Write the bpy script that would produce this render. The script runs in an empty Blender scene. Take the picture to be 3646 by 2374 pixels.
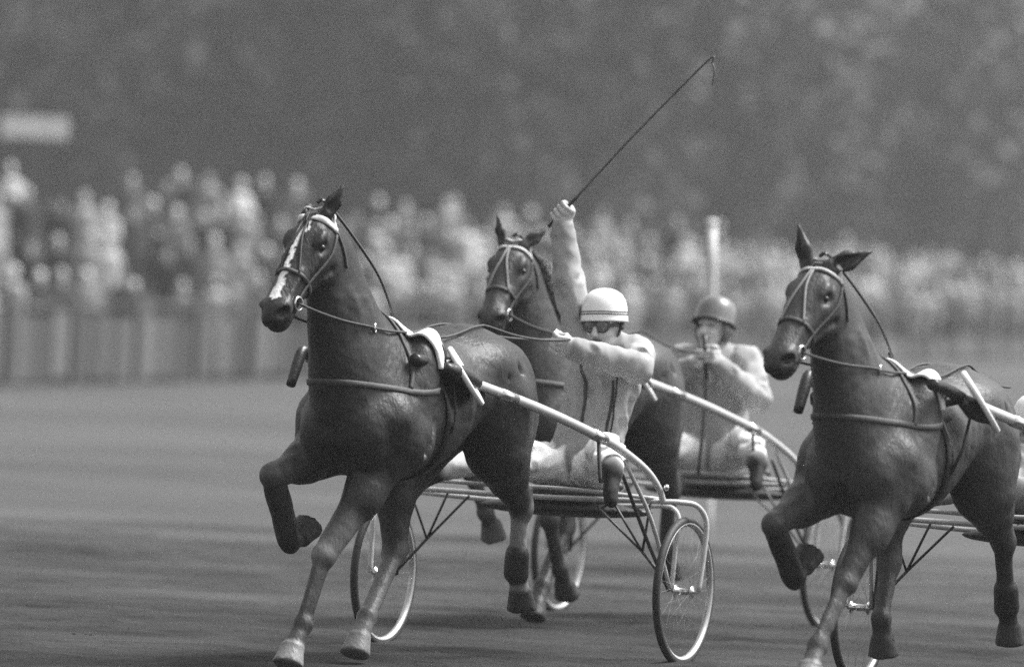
import bpy, math, random
import numpy as np
from mathutils import Vector, Matrix

random.seed(7); RNG = np.random.default_rng(7)
S = bpy.context.scene
COL = S.collection
R = math.radians

# ------------------------------------------------------------------ camera, sky, sun, exposure
cam_data = bpy.data.cameras.new('camera'); cam = bpy.data.objects.new('camera', cam_data); COL.objects.link(cam)
cam_data.sensor_width = 36; cam_data.lens = 230; cam_data.clip_end = 3000; cam_data.clip_start = .5
ROLL = R(2.5); CAMH = 1.65
_r = Vector((math.cos(ROLL), 0, math.sin(ROLL))); _u = Vector((-math.sin(ROLL), 0, math.cos(ROLL)))
_f = (Vector((0, 1, 0)) - _u*(40/15206)).normalized(); _u = _r.cross(_f).normalized()
cam.matrix_world = Matrix(((_r.x, _u.x, -_f.x, 0), (_r.y, _u.y, -_f.y, 0), (_r.z, _u.z, -_f.z, CAMH), (0, 0, 0, 1)))
cam_data.dof.use_dof = True; cam_data.dof.focus_distance = 30.3; cam_data.dof.aperture_fstop = 2.0
S.camera = cam

SUN_EL, SUN_AZ = R(58), R(74)          # azimuth from +Y towards +X
world = bpy.data.worlds.new('World'); S.world = world; world.use_nodes = True
nt = world.node_tree; nt.nodes.clear()
sky = nt.nodes.new('ShaderNodeTexSky'); sky.sky_type = 'NISHITA'; sky.sun_disc = False
sky.sun_elevation = SUN_EL; sky.sun_rotation = SUN_AZ; sky.air_density = 1.5; sky.dust_density = 4.0
bw = nt.nodes.new('ShaderNodeRGBToBW'); bg = nt.nodes.new('ShaderNodeBackground'); wo = nt.nodes.new('ShaderNodeOutputWorld')
nt.links.new(sky.outputs[0], bw.inputs[0]); nt.links.new(bw.outputs[0], bg.inputs[0]); nt.links.new(bg.outputs[0], wo.inputs[0])
bg.inputs[1].default_value = .092
sd = bpy.data.lights.new('sun', 'SUN'); sd.energy = 2.6; sd.angle = R(24); sd.color = (1, 1, 1)
so = bpy.data.objects.new('sun', sd); COL.objects.link(so)
sdir = Vector((math.sin(SUN_AZ)*math.cos(SUN_EL), math.cos(SUN_AZ)*math.cos(SUN_EL), math.sin(SUN_EL)))
so.rotation_euler = sdir.to_track_quat('Z', 'Y').to_euler(); so.location = (20, 40, 40)
vs = S.view_settings; vs.view_transform = 'Standard'; vs.look = 'None'; vs.gamma = 1; vs.exposure = 1.38; vs.use_curve_mapping = False
S.render.engine = 'CYCLES'
S.cycles.use_denoising = False
S.cycles.use_adaptive_sampling = True; S.cycles.adaptive_threshold = .018; S.cycles.adaptive_min_samples = 20
S.cycles.max_bounces = 6; S.cycles.volume_bounces = 0

# ------------------------------------------------------------------ materials (black-and-white world: greys only)
def grey(v): return (v, v, v, 1)
def mat(name, tone=.2, rough=.6, metal=0., attr=None, var=.15, vscale=6., bump=0., bscale=60., stretch=(1, 1, 1), spec=.5, objcol=False, sheen=0., coat=0., ridged=0.):
    m = bpy.data.materials.new(name); m.use_nodes = True
    N = m.node_tree.nodes; Lk = m.node_tree.links; p = N['Principled BSDF']
    p.inputs['Roughness'].default_value = rough; p.inputs['Metallic'].default_value = metal
    p.inputs['Specular IOR Level'].default_value = spec
    if sheen: p.inputs['Sheen Weight'].default_value = sheen; p.inputs['Sheen Roughness'].default_value = .4
    if coat: p.inputs['Coat Weight'].default_value = coat; p.inputs['Coat Roughness'].default_value = .15
    tc = N.new('ShaderNodeTexCoord'); mp = N.new('ShaderNodeMapping'); mp.inputs['Scale'].default_value = stretch
    Lk.new(tc.outputs['Object'], mp.inputs[0])
    nz = N.new('ShaderNodeTexNoise'); nz.inputs['Scale'].default_value = vscale; nz.inputs['Detail'].default_value = 4
    Lk.new(mp.outputs[0], nz.inputs[0])
    mr = N.new('ShaderNodeMapRange'); mr.inputs[1].default_value = .25; mr.inputs[2].default_value = .75
    mr.inputs[3].default_value = 1-var; mr.inputs[4].default_value = 1+var
    Lk.new(nz.outputs[0], mr.inputs[0])
    mu = N.new('ShaderNodeMath'); mu.operation = 'MULTIPLY'; Lk.new(mr.outputs[0], mu.inputs[0])
    src = None
    if attr:
        at = N.new('ShaderNodeAttribute'); at.attribute_name = attr; src = at.outputs['Fac']
    if objcol:
        oi = N.new('ShaderNodeObjectInfo'); cm = N.new('ShaderNodeAttribute'); cm.attribute_name = 'cloth'
        sx = N.new('ShaderNodeSeparateColor'); Lk.new(oi.outputs['Color'], sx.inputs[0])
        mx = N.new('ShaderNodeMix'); Lk.new(cm.outputs['Fac'], mx.inputs[0]); Lk.new(src, mx.inputs[2]); Lk.new(sx.outputs[0], mx.inputs[3]); src = mx.outputs[0]
    if src is not None: Lk.new(src, mu.inputs[1])
    else: mu.inputs[1].default_value = tone
    Lk.new(mu.outputs[0], p.inputs['Base Color'])
    if bump:
        n2 = N.new('ShaderNodeTexNoise'); n2.inputs['Scale'].default_value = bscale; n2.inputs['Detail'].default_value = 3
        if ridged: n2.noise_type = 'RIDGED_MULTIFRACTAL'; n2.inputs['Detail'].default_value = 1.5; n2.inputs['Distortion'].default_value = .6
        Lk.new(mp.outputs[0], n2.inputs[0])
        b = N.new('ShaderNodeBump'); b.inputs['Strength'].default_value = bump; b.inputs['Distance'].default_value = ridged or .01
        Lk.new(n2.outputs[0], b.inputs['Height']); Lk.new(b.outputs[0], p.inputs['Normal'])
    return m

M_COAT = mat('horse_coat', attr='tone', rough=.49, var=.32, vscale=7, bump=.45, bscale=70, stretch=(1, 1, .3), spec=.42)
M_CLOTH = mat('driver_cloth', attr='tone', rough=.8, var=.08, vscale=9, bump=.08, bscale=30, spec=.3)
M_CROWD = mat('crowd_cloth', attr='tone', rough=.9, var=.15, vscale=3, objcol=True, spec=.2)
M_HAIR = mat('horse_hair', .012, .5, var=.3, vscale=20)
M_LEATHER = mat('black_leather', .014, .38, var=.3, vscale=30, bump=.2, bscale=80)
M_WHIP = mat('whip_cane', .09, .5, var=.2, vscale=20)
M_STRAP = mat('brown_leather', .045, .65, var=.3, vscale=30, bump=.2, bscale=80)
M_PALE = mat('pale_strap', .62, .55, var=.12, vscale=25, bump=.2, bscale=60)
M_GREYSTRAP = mat('grey_strap', .24, .6, var=.15, vscale=25)
M_PAD = mat('white_pad', .78, .75, var=.10, vscale=18, bump=.5, bscale=30)
M_METAL = mat('bright_metal', .75, .22, 1., var=.1, vscale=20)
M_SHAFT = mat('shaft_varnish', .50, .28, var=.12, vscale=8, stretch=(.2, 1, 1), coat=.4)
M_TUBE = mat('painted_tube', .45, .3, var=.15, vscale=18, coat=.3)
M_DARKTUBE = mat('dark_tube', .03, .4, var=.3, vscale=18)
M_TYRE = mat('tyre_rubber', .022, .65, var=.35, vscale=12)
M_RIM = mat('rim_metal', .5, .35, .6, var=.15, vscale=14)
M_SPOKE = mat('spoke_steel', .22, .6, var=.2)
M_SEAT = mat('seat_leather', .02, .5, var=.3, vscale=12, bump=.3, bscale=30)
M_HELM = mat('white_helmet', .85, .35, var=.04, vscale=9, coat=.3)
M_HELMG = mat('grey_helmet', .13, .35, var=.15, vscale=9, coat=.3)
M_GLASS = mat('goggle_lens', .10, .12, var=.1, vscale=9)
M_EYE = mat('eye', .004, .35, var=0)
M_PLATE = mat('white_disc', .75, .4, var=.08, vscale=9)
M_POST = mat('white_post', .62, .6, var=.18, vscale=3, bump=.3, bscale=20)
M_BOARD = mat('fence_board', .15, .75, var=.3, vscale=1.3, bump=.3, bscale=20)
M_BOARDS = [mat('fence_board', t, .75, var=.45, vscale=.9, bump=.3, bscale=20) for t in (.04, .075, .115)]
M_DARKWOOD = mat('dark_post', .06, .8, var=.3, vscale=4)
M_SIGN = mat('sign_white', .75, .5, var=.08, vscale=3)
M_BARK = mat('bark', .06, .9, var=.4, vscale=5, bump=.6, bscale=12)

# ------------------------------------------------------------------ mesh helpers
def obj(name, me, m=None, parent=None, smooth=True):
    o = bpy.data.objects.new(name, me); COL.objects.link(o)
    if m is not None and not me.materials: me.materials.append(m)
    if parent is not None: o.parent = parent
    if smooth and len(me.polygons): me.polygons.foreach_set('use_smooth', np.ones(len(me.polygons), bool))
    return o
def empty(name, loc=(0, 0, 0), rz=0., sc=1.):
    o = bpy.data.objects.new(name, None); COL.objects.link(o); o.location = loc; o.rotation_euler = (0, 0, rz); o.scale = (sc, sc, sc); o.empty_display_size = .2
    return o
def tag(o, label=None, cat=None, group=None, kind=None):
    if label: o['label'] = label
    if cat: o['category'] = cat
    if group: o['group'] = group
    if kind: o['kind'] = kind
    return o
def copy_tree(o, parent=None):
    c = o.copy(); COL.objects.link(c); c.parent = parent
    for ch in list(o.children): copy_tree(ch, c)
    return c
def pym(name, V, F):
    me = bpy.data.meshes.new(name); me.from_pydata([tuple(v) for v in V], [], [tuple(f) for f in F]); me.update(); return me
def npmesh(name, V, Q, attrs=None):
    me = bpy.data.meshes.new(name); V = np.asarray(V, np.float32); Q = np.asarray(Q, np.int32); n = len(Q); k = Q.shape[1]
    me.vertices.add(len(V)); me.vertices.foreach_set('co', V.ravel())
    me.loops.add(n*k); me.loops.foreach_set('vertex_index', Q.ravel())
    me.polygons.add(n); me.polygons.foreach_set('loop_start', np.arange(0, n*k, k, dtype=np.int32))
    me.update(calc_edges=True)
    for a, v in (attrs or {}).items():
        at = me.attributes.new(a, 'FLOAT', 'POINT'); at.data.foreach_set('value', np.asarray(v, np.float32))
    me.validate(); return me
def nrm(v): v = np.asarray(v, float); return v/max(1e-9, np.linalg.norm(v))
def spline(P, n=8):
    P = [np.asarray(p, float) for p in P]
    if len(P) < 3: return [P[0]+(P[-1]-P[0])*t for t in np.linspace(0, 1, n+1)]
    Q = [2*P[0]-P[1]]+P+[2*P[-1]-P[-2]]; out = []
    for i in range(1, len(Q)-2):
        a, b, c, d = Q[i-1:i+3]
        for t in np.linspace(0, 1, n, endpoint=False):
            out.append(.5*(2*b+(c-a)*t+(2*a-5*b+4*c-d)*t*t+(3*b-a-3*c+d)*t**3))
    out.append(P[-1]); return out
class MB:
    def __init__(s): s.V = []; s.F = []
    def tube(s, P, r, sides=10, n=0, cap=True, closed=False):
        P = spline(P, n) if n else [np.asarray(p, float) for p in P]
        m = len(P); rr = np.interp(np.linspace(0, 1, m), np.linspace(0, 1, len(r)), r) if hasattr(r, '__len__') else [r]*m
        base = len(s.V); N = None
        for i, p in enumerate(P):
            if closed: t = nrm(P[(i+1) % m]-P[i-1])
            else: t = nrm(P[min(i+1, m-1)]-P[max(i-1, 0)])
            if N is None: N = nrm(np.cross(t, [0.1, .2, 1] if abs(t[2]) < .95 else [1, .1, 0]))
            N = nrm(N-t*(N@t)); B = np.cross(t, N)
            for k in range(sides):
                a = 2*math.pi*k/sides; s.V.append(p+rr[i]*(math.cos(a)*N+math.sin(a)*B))
        for i in range(m if closed else m-1):
            j = (i+1) % m
            for k in range(sides):
                k2 = (k+1) % sides; s.F.append((base+i*sides+k, base+i*sides+k2, base+j*sides+k2, base+j*sides+k))
        if cap and not closed:
            s.F.append(tuple(base+k for k in range(sides))[::-1]); s.F.append(tuple(base+(m-1)*sides+k for k in range(sides)))
        return s
    def ribbon(s, P, Nn, w, t, wr=None):
        """flat strap: P points, Nn outward normals, width w, thickness t"""
        base = len(s.V); m = len(P)
        ww = np.interp(np.linspace(0, 1, m), np.linspace(0, 1, len(wr)), wr) if wr is not None else [w]*m
        for i in range(m):
            tt = nrm(P[min(i+1, m-1)]-P[max(i-1, 0)]); n = nrm(Nn[i]-tt*(Nn[i]@tt)); b = np.cross(tt, n)
            h = ww[i]/2
            for (x, y) in ((-h, 0), (-h*.8, t), (h*.8, t), (h, 0), (h*.8, -t*.6), (-h*.8, -t*.6)): s.V.append(P[i]+b*x+n*y)
        for i in range(m-1):
            for k in range(6):
                k2 = (k+1) % 6; s.F.append((base+i*6+k, base+i*6+k2, base+(i+1)*6+k2, base+(i+1)*6+k))
        s.F.append(tuple(range(base, base+6))[::-1]); s.F.append(tuple(range(base+(m-1)*6, base+m*6)))
        return s
    def box(s, c, d, rot=None):
        base = len(s.V); c = np.asarray(c, float)
        for x in (-1, 1):
            for y in (-1, 1):
                for z in (-1, 1):
                    v = np.array([x*d[0]/2, y*d[1]/2, z*d[2]/2])
                    if rot is not None: v = rot@v
                    s.V.append(c+v)
        for f in ((0, 1, 3, 2), (4, 6, 7, 5), (0, 4, 5, 1), (2, 3, 7, 6), (0, 2, 6, 4), (1, 5, 7, 3)): s.F.append(tuple(base+i for i in f))
        return s
    def lathe(s, prof, c=(0, 0, 0), ax=(0, 1, 0), seg=32, close=False):
        """profile of (radius, height along ax)"""
        base = len(s.V); ax = nrm(ax); c = np.asarray(c, float); u = nrm(np.cross(ax, [.3, .1, 1] if abs(ax[2]) < .9 else [1, 0, 0])); v = np.cross(ax, u); n = len(prof)
        for k in range(seg):
            a = 2*math.pi*k/seg; d = math.cos(a)*u+math.sin(a)*v
            for r, h in prof: s.V.append(c+d*r+ax*h)
        for k in range(seg):
            k2 = (k+1) % seg
            for i in range(n if close else n-1):
                j = (i+1) % n; s.F.append((base+k*n+i, base+k*n+j, base+k2*n+j, base+k2*n+i))
        return s
    def build(s, name, m, parent=None, smooth=True): return obj(name, pym(name, s.V, s.F), m, parent, smooth)

# ------------------------------------------------------------------ implicit bodies (one continuous skin)
class Field:
    def __init__(s, lo, hi, h):
        s.lo = np.array(lo, float); s.h = h; s.n = np.ceil((np.array(hi)-s.lo)/h).astype(int)+1
        s.ax = [s.lo[i]+h*np.arange(s.n[i]) for i in range(3)]
        s.D = np.full(s.n, 9., np.float32); s.T = np.full(s.n, .05, np.float32)
    def _reg(s, lo, hi, pad):
        i0 = np.clip(np.floor((np.array(lo)-pad-s.lo)/s.h).astype(int), 0, s.n); i1 = np.clip(np.ceil((np.array(hi)+pad-s.lo)/s.h).astype(int)+1, 0, s.n)
        sl = tuple(slice(a, b) for a, b in zip(i0, i1))
        X, Y, Z = s.ax[0][sl[0]][:, None, None], s.ax[1][sl[1]][None, :, None], s.ax[2][sl[2]][None, None, :]
        return sl, X, Y, Z
    def _merge(s, sl, d, k, tone, sub=False):
        D = s.D[sl].copy(); T = s.T[sl].copy()
        if D.size == 0: return
        d = d.astype(np.float32)
        if sub:
            d = -d; h = np.maximum(k-np.abs(D-d), 0)/k; s.D[sl] = np.maximum(D, d)+h*h*k*.25
            if tone is not None: s.T[sl] = np.where(d > -.006, tone, T)
            return
        h = np.maximum(k-np.abs(D-d), 0)/k; s.D[sl] = np.minimum(D, d)-h*h*k*.25
        if tone is not None:
            kk = min(k, .016); m = np.clip(.8+.5*(D-d)/kk, 0, 1); s.T[sl] = T+(tone-T)*m
    def cone(s, a, b, ra, rb, k=.02, tone=None, flat=None, sub=False):
        a = np.asarray(a, float); b = np.asarray(b, float); rm = max(ra, rb); big = rm*(max(1, flat[1]) if flat else 1)
        sl, X, Y, Z = s._reg(np.minimum(a, b)-big, np.maximum(a, b)+big, k+3*s.h)
        e = b-a; L2 = e@e; px, py, pz = X-a[0], Y-a[1], Z-a[2]
        t = np.clip((px*e[0]+py*e[1]+pz*e[2])/L2, 0, 1)
        qx, qy, qz = px-t*e[0], py-t*e[1], pz-t*e[2]; r = ra+(rb-ra)*t
        if flat:
            ax = nrm(flat[0]); q = qx*ax[0]+qy*ax[1]+qz*ax[2]; q2 = qx*qx+qy*qy+qz*qz-q*q+(q/flat[1])**2
            d = (np.sqrt(np.maximum(q2, 0))-r)*min(1, flat[1]**.5)
        else: d = np.sqrt(qx*qx+qy*qy+qz*qz)-r
        s._merge(sl, d, k, tone, sub)
    def chain(s, P, r, k=.02, tone=None, flat=None):
        for i in range(len(P)-1): s.cone(P[i], P[i+1], r[i], r[i+1], k, tone[i] if isinstance(tone, (list, tuple)) else tone, flat)
    def ell(s, c, r, k=.03, tone=None, axes=None, sub=False):
        c = np.asarray(c, float); r = np.asarray(r, float); A = np.eye(3) if axes is None else np.array([nrm(v) for v in axes])
        ext = np.sqrt(((A*r[:, None])**2).sum(0))
        sl, X, Y, Z = s._reg(c-ext, c+ext, k+3*s.h); px, py, pz = X-c[0], Y-c[1], Z-c[2]
        q = 0; g = 0
        for i in range(3):
            u = px*A[i, 0]+py*A[i, 1]+pz*A[i, 2]; q = q+(u/r[i])**2; g = g+(u/r[i]**2)**2
        q = np.sqrt(q); d = np.where(q < .15, -r.min()*.85, (q-1)*q/np.sqrt(np.maximum(g, 1e-9)))
        s._merge(sl, d, k, tone, sub)
    def loft(s, A, B, up, st, k=.03, tone=None):
        """st rows: (t along metres, centre offset along up, half height, half width, egg)"""
        A = np.asarray(A, float); B = np.asarray(B, float); a = nrm(B-A); up = np.asarray(up, float); up = nrm(up-a*(up@a)); lat = np.cross(up, a)
        st = np.array(st, float); tt = np.linspace(st[0, 0], st[-1, 0], 240); tab = [np.interp(tt, st[:, 0], st[:, i]) for i in range(1, 5)]
        w = max(1, int(240*.045)); ker = np.hanning(2*w+1); ker /= ker.sum()
        tab = [np.convolve(np.pad(v, w, mode='edge'), ker, 'valid') for v in tab]
        R_ = max(st[:, 2].max()+np.abs(st[:, 1]).max(), st[:, 3].max())
        p0, p1 = A+a*st[0, 0], A+a*st[-1, 0]
        sl, X, Y, Z = s._reg(np.minimum(p0, p1)-R_, np.maximum(p0, p1)+R_, k+3*s.h); px, py, pz = X-A[0], Y-A[1], Z-A[2]
        t = px*a[0]+py*a[1]+pz*a[2]; v = px*up[0]+py*up[1]+pz*up[2]; l = px*lat[0]+py*lat[1]+pz*lat[2]
        c, hh, ww, eg = [np.interp(t, tt, q) for q in tab]
        v = v-c; ww = ww*(1-eg*np.clip(v/hh, -1, 1))
        q = np.sqrt((l/ww)**2+(v/hh)**2); g = np.sqrt((l/ww**2)**2+(v/hh**2)**2)
        d = np.where(q < .15, -np.minimum(ww, hh)*.85, (q-1)*q/np.maximum(g, 1e-6))
        e = np.maximum(np.maximum(t-st[-1, 0], st[0, 0]-t), 0); d = np.where(e > 0, np.sqrt(np.maximum(d, 0)**2+e*e), d)
        s._merge(sl, d, k, tone)
    def hoof(s, a, dirv, L, r0, r1, tone=.03):
        a = np.asarray(a, float); u = nrm(dirv); b = a+u*L
        sl, X, Y, Z = s._reg(np.minimum(a, b)-r1, np.maximum(a, b)+r1, .02+3*s.h); px, py, pz = X-a[0], Y-a[1], Z-a[2]
        t = px*u[0]+py*u[1]+pz*u[2]; q = np.sqrt(np.maximum(px*px+py*py+pz*pz-t*t, 0)); r = r0+(r1-r0)*np.clip(t/L, 0, 1)
        s._merge(sl, np.maximum(np.maximum(q-r, t-L), -t-.01), .012, tone)
    def wrinkle(s, amp, freq, lo, hi, seed=0, stretch=(1, 1, 1), ridge=False):
        rg = np.random.default_rng(seed); sl, X, Y, Z = s._reg(lo, hi, 0); n = 0
        for i in range(7):
            v = rg.normal(size=3)*stretch; v = v/np.linalg.norm(v)*freq*rg.uniform(.6, 1.9); v2 = rg.normal(size=3); v2 = v2/np.linalg.norm(v2)*freq*.5
            ph = 1.7*np.sin(X*v2[0]+Y*v2[1]+Z*v2[2]+rg.uniform(0, 6)); w_ = np.sin(X*v[0]+Y*v[1]+Z*v[2]+ph+rg.uniform(0, 6)); n = n+((2*np.abs(w_)-1.27) if ridge else w_)
        s.D[sl] = s.D[sl]+(n*amp/2.6).astype(np.float32)
    def creases(s, a, b, r, n, seed, dt=(.03, .1), dq=(.6, 1.6), rad=.012, k=.012):
        # cloth folds: grooves that follow the surface round and along a limb
        rg = np.random.default_rng(seed); a = np.asarray(a, float); b = np.asarray(b, float); ax = nrm(b-a); e1 = nrm(np.cross(ax, [.3, .5, .8])); e2 = np.cross(ax, e1); us = np.linspace(-.5, .5, 7); L = []
        for i in range(n):
            t = rg.uniform(.02, .98); q = rg.uniform(0, 6.28); rr = r[0]+(r[1]-r[0])*t; w = rg.uniform(*dq)*rg.choice([-1, 1]); h = rg.uniform(*dt)*rg.choice([-1, 1]); bow = rg.normal()*.02
            P = np.array([a+(b-a)*t+ax*(h*u+bow*(1-4*u*u))+(e1*math.cos(q+w*u)+e2*math.sin(q+w*u))*rr for u in us]); L.append((s.project(P, rad*.55)[0], rad*1.9*rg.uniform(.7, 1.25)))
        for P, rd in L:
            for i in range(6): s.cone(P[i], P[i+1], rd*(.25+.75*math.cos(math.pi*us[i])), rd*(.25+.75*math.cos(math.pi*us[i+1])), k, None, None, True)
    def sample(s, P):
        P = np.atleast_2d(P); f = np.clip((P-s.lo)/s.h, 0, s.n-1.001); i = f.astype(int); f = f-i; out = np.zeros(len(P)); ot = np.zeros(len(P))
        for dx in (0, 1):
            for dy in (0, 1):
                for dz in (0, 1):
                    w = (f[:, 0] if dx else 1-f[:, 0])*(f[:, 1] if dy else 1-f[:, 1])*(f[:, 2] if dz else 1-f[:, 2])
                    out += w*s.D[i[:, 0]+dx, i[:, 1]+dy, i[:, 2]+dz]; ot += w*s.T[i[:, 0]+dx, i[:, 1]+dy, i[:, 2]+dz]
        return out, ot
    def grad(s, P):
        h = s.h*1.5; g = np.stack([s.sample(P+np.eye(3)[i]*h)[0]-s.sample(P-np.eye(3)[i]*h)[0] for i in range(3)], 1)
        return g/np.maximum(np.linalg.norm(g, axis=1, keepdims=True), 1e-9)
    def project(s, P, off):
        P = np.array(P, float)
        for _ in range(14):
            d = np.clip(s.sample(P)[0]-off, -.05, .05); P = P-.8*d[:, None]*s.grad(P)
        return P, s.grad(P)
    def cast(s, P, C, off):
        P = np.array(P, float); C = np.array(C, float); d = P-C; d /= np.linalg.norm(d, axis=1, keepdims=True); ts = np.arange(.75, 0, -.004); out = C+d*.02; done = np.zeros(len(P), bool)
        for t in ts:
            q = C+d*t; inb = ((q > s.lo+s.h) & (q < s.lo+s.h*(s.n-2))).all(1); v = s.sample(q)[0]; m = inb & ~done & (v < off); out[m] = q[m]; done |= m
        return out, s.grad(out)
    def band(s, P, C, w, t=.004, off=.002, n=8, wr=None, sm=3):
        Pd = np.array(spline(P, n+4)); C = np.array(C, float); Cc = np.tile(C, (len(Pd), 1))
        if np.isnan(C[0]): Cc[:, 0] = Pd[:, 0]
        Q, N = s.cast(Pd, Cc, off)
        for _ in range(sm): Q[1:-1] = (Q[:-2]+2*Q[1:-1]+Q[2:])/4
        for _ in range(4): Q = Q+s.grad(Q)*np.clip(off-s.sample(Q)[0], 0, .03)[:, None]
        N = s.grad(Q)
        return MB().ribbon(list(Q), list(N), w, t, wr)
    def strap(s, P, w, t=.004, off=.002, n=8, wr=None):
        Q, N = s.project(np.array(spline(P, n)), off)
        for _ in range(2): Q[1:-1] = (Q[:-2]+2*Q[1:-1]+Q[2:])/4
        return MB().ribbon(list(Q), list(N), w, t, wr)
    def mesh(s, name, paint=None, extra=None, relax=2):
        D = s.D; sg = D < 0; n = s.n
        c = np.zeros(n-1, np.int8)
        corners = [(x, y, z) for x in (0, 1) for y in (0, 1) for z in (0, 1)]
        for x, y, z in corners: c += sg[x:n[0]-1+x, y:n[1]-1+y, z:n[2]-1+z]
        I = np.argwhere((c > 0) & (c < 8)); idx = np.full(n-1, -1, np.int32); idx[I[:, 0], I[:, 1], I[:, 2]] = np.arange(len(I))
        acc = np.zeros((len(I), 3)); cnt = np.zeros(len(I))
        vals = {q: D[I[:, 0]+q[0], I[:, 1]+q[1], I[:, 2]+q[2]] for q in corners}
        for q in corners:
            for a in range(3):
                if q[a] == 0:
                    q2 = list(q); q2[a] = 1; q2 = tuple(q2); v0, v1 = vals[q], vals[q2]; m = (v0 < 0) != (v1 < 0)
                    t = np.where(m, v0/np.where(m, v0-v1, 1), 0); p = np.tile(np.array(q, float), (len(I), 1)); p[:, a] += t
                    acc += p*m[:, None]; cnt += m
        V = s.lo+(I+acc/cnt[:, None])*s.h; Q = []
        for a in range(3):
            b, d = (a+1) % 3, (a+2) % 3
            sA = [slice(None)]*3; sB = [slice(None)]*3; sA[a] = slice(0, -1); sB[a] = slice(1, None)
            A_, B_ = sg[tuple(sA)], sg[tuple(sB)]; E_ = np.argwhere(A_ != B_); E_ = E_[(E_[:, b] > 0) & (E_[:, d] > 0) & (E_[:, b] < n[b]-1) & (E_[:, d] < n[d]-1)]
            def cell(db, dd):
                e = E_.copy(); e[:, b] += db; e[:, d] += dd; return idx[e[:, 0], e[:, 1], e[:, 2]]
            q = np.stack([cell(-1, -1), cell(0, -1), cell(0, 0), cell(-1, 0)], 1); flip = ~A_[E_[:, 0], E_[:, 1], E_[:, 2]]
            q[flip] = q[flip][:, ::-1]; Q.append(q)
        Q = np.concatenate(Q); Q = Q[(Q >= 0).all(1)]
        # light relaxation
        for _ in range(relax):
            sm = np.zeros_like(V); ct = np.zeros(len(V))
            for i in range(4):
                np.add.at(sm, Q[:, i], V[Q[:, (i+1) % 4]]+V[Q[:, (i+3) % 4]]); np.add.at(ct, Q[:, i], 2)
            V = .6*V+.4*sm/np.maximum(ct, 1)[:, None]
        T = s.sample(V)[1]
        if paint is not None: T = paint(V, T)
        at = {'tone': T}
        if extra is not None: at['cloth'] = extra(V)
        return npmesh(name, V, Q, at)

def place(o, loc, yaw): o.location = (loc[0], loc[1], 0); o.rotation_euler = (0, 0, -(math.pi/2+R(yaw)))

# ------------------------------------------------------------------ the setting
def gz(y):
    t = max(0., y-95); return min(2.2, .0125*t*t/(t+14)) if t > 0 else 0.
def ground_material(name, base, var, stretch, scale, bump, dry=None):
    m = bpy.data.materials.new(name); m.use_nodes = True; N = m.node_tree.nodes; Lk = m.node_tree.links; p = N['Principled BSDF']
    p.inputs['Roughness'].default_value = .92; p.inputs['Specular IOR Level'].default_value = .25
    tc = N.new('ShaderNodeTexCoord'); mp = N.new('ShaderNodeMapping'); mp.inputs['Scale'].default_value = stretch; Lk.new(tc.outputs['Object'], mp.inputs[0])
    def nz(sc, det, rg=.6):
        n = N.new('ShaderNodeTexNoise'); n.inputs['Scale'].default_value = sc; n.inputs['Detail'].default_value = det; n.inputs['Roughness'].default_value = rg; Lk.new(mp.outputs[0], n.inputs[0]); return n
    a, b, c = nz(scale, 5), nz(scale*.17, 3), nz(scale*6, 4, .7)
    ad = N.new('ShaderNodeMath'); ad.operation = 'ADD'; Lk.new(a.outputs[0], ad.inputs[0]); Lk.new(b.outputs[0], ad.inputs[1])
    a2 = N.new('ShaderNodeMath'); a2.operation = 'MULTIPLY_ADD'; Lk.new(c.outputs[0], a2.inputs[0]); a2.inputs[1].default_value = .6; Lk.new(ad.outputs[0], a2.inputs[2])
    mr = N.new('ShaderNodeMapRange'); mr.inputs[1].default_value = .9; mr.inputs[2].default_value = 1.7; mr.inputs[3].default_value = base*(1-var); mr.inputs[4].default_value = base*(1+var)
    Lk.new(a2.outputs[0], mr.inputs[0]); out = mr.outputs[0]
    if dry:      # the far side of the track has dried to a paler dirt, in uneven swathes
        sy = N.new('ShaderNodeSeparateXYZ'); Lk.new(tc.outputs['Object'], sy.inputs[0])
        wv = N.new('ShaderNodeMath'); wv.operation = 'MULTIPLY_ADD'; Lk.new(b.outputs[0], wv.inputs[0]); wv.inputs[1].default_value = 14; Lk.new(sy.outputs[1], wv.inputs[2])
        m2 = N.new('ShaderNodeMapRange'); m2.inputs[1].default_value = dry[0]+7; m2.inputs[2].default_value = dry[1]+7; m2.inputs[3].default_value = dry[2]; m2.inputs[4].default_value = dry[3]; Lk.new(wv.outputs[0], m2.inputs[0])
        mm = N.new('ShaderNodeMath'); mm.operation = 'MULTIPLY'; Lk.new(out, mm.inputs[0]); Lk.new(m2.outputs[0], mm.inputs[1]); out = mm.outputs[0]
    Lk.new(out, p.inputs['Base Color'])
    bp = N.new('ShaderNodeBump'); bp.inputs['Strength'].default_value = bump; bp.inputs['Distance'].default_value = .06
    Lk.new(a2.outputs[0], bp.inputs['Height']); Lk.new(bp.outputs[0], p.inputs['Normal'])
    return m
M_GRASS = ground_material('infield_grass', .056, .5, (.16, .25, 1), 1.1, .3)
M_TRACK = ground_material('track_dirt', .025, 1.3, (.45, 1., 1), 2.0, 1., dry=(27, 50, .6, 1.6))
M_SKY_SCREEN = ground_material('sky_screen_wooded', .05, .6, (1, 1, 1), .25, .5)

ys = list(np.arange(-60, 80, 20.))+list(np.arange(80, 260, 4.))+[300, 400, 600, 1000, 1600]; xs = list(np.linspace(-600, 600, 25))
V = [(x, y, gz(y)) for y in ys for x in xs]; nx = len(xs)
F = [(j*nx+i, j*nx+i+1, (j+1)*nx+i+1, (j+1)*nx+i) for j in range(len(ys)-1) for i in range(nx-1)]
tag(obj('ground', pym('ground', V, F), M_GRASS), kind='structure')
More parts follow.
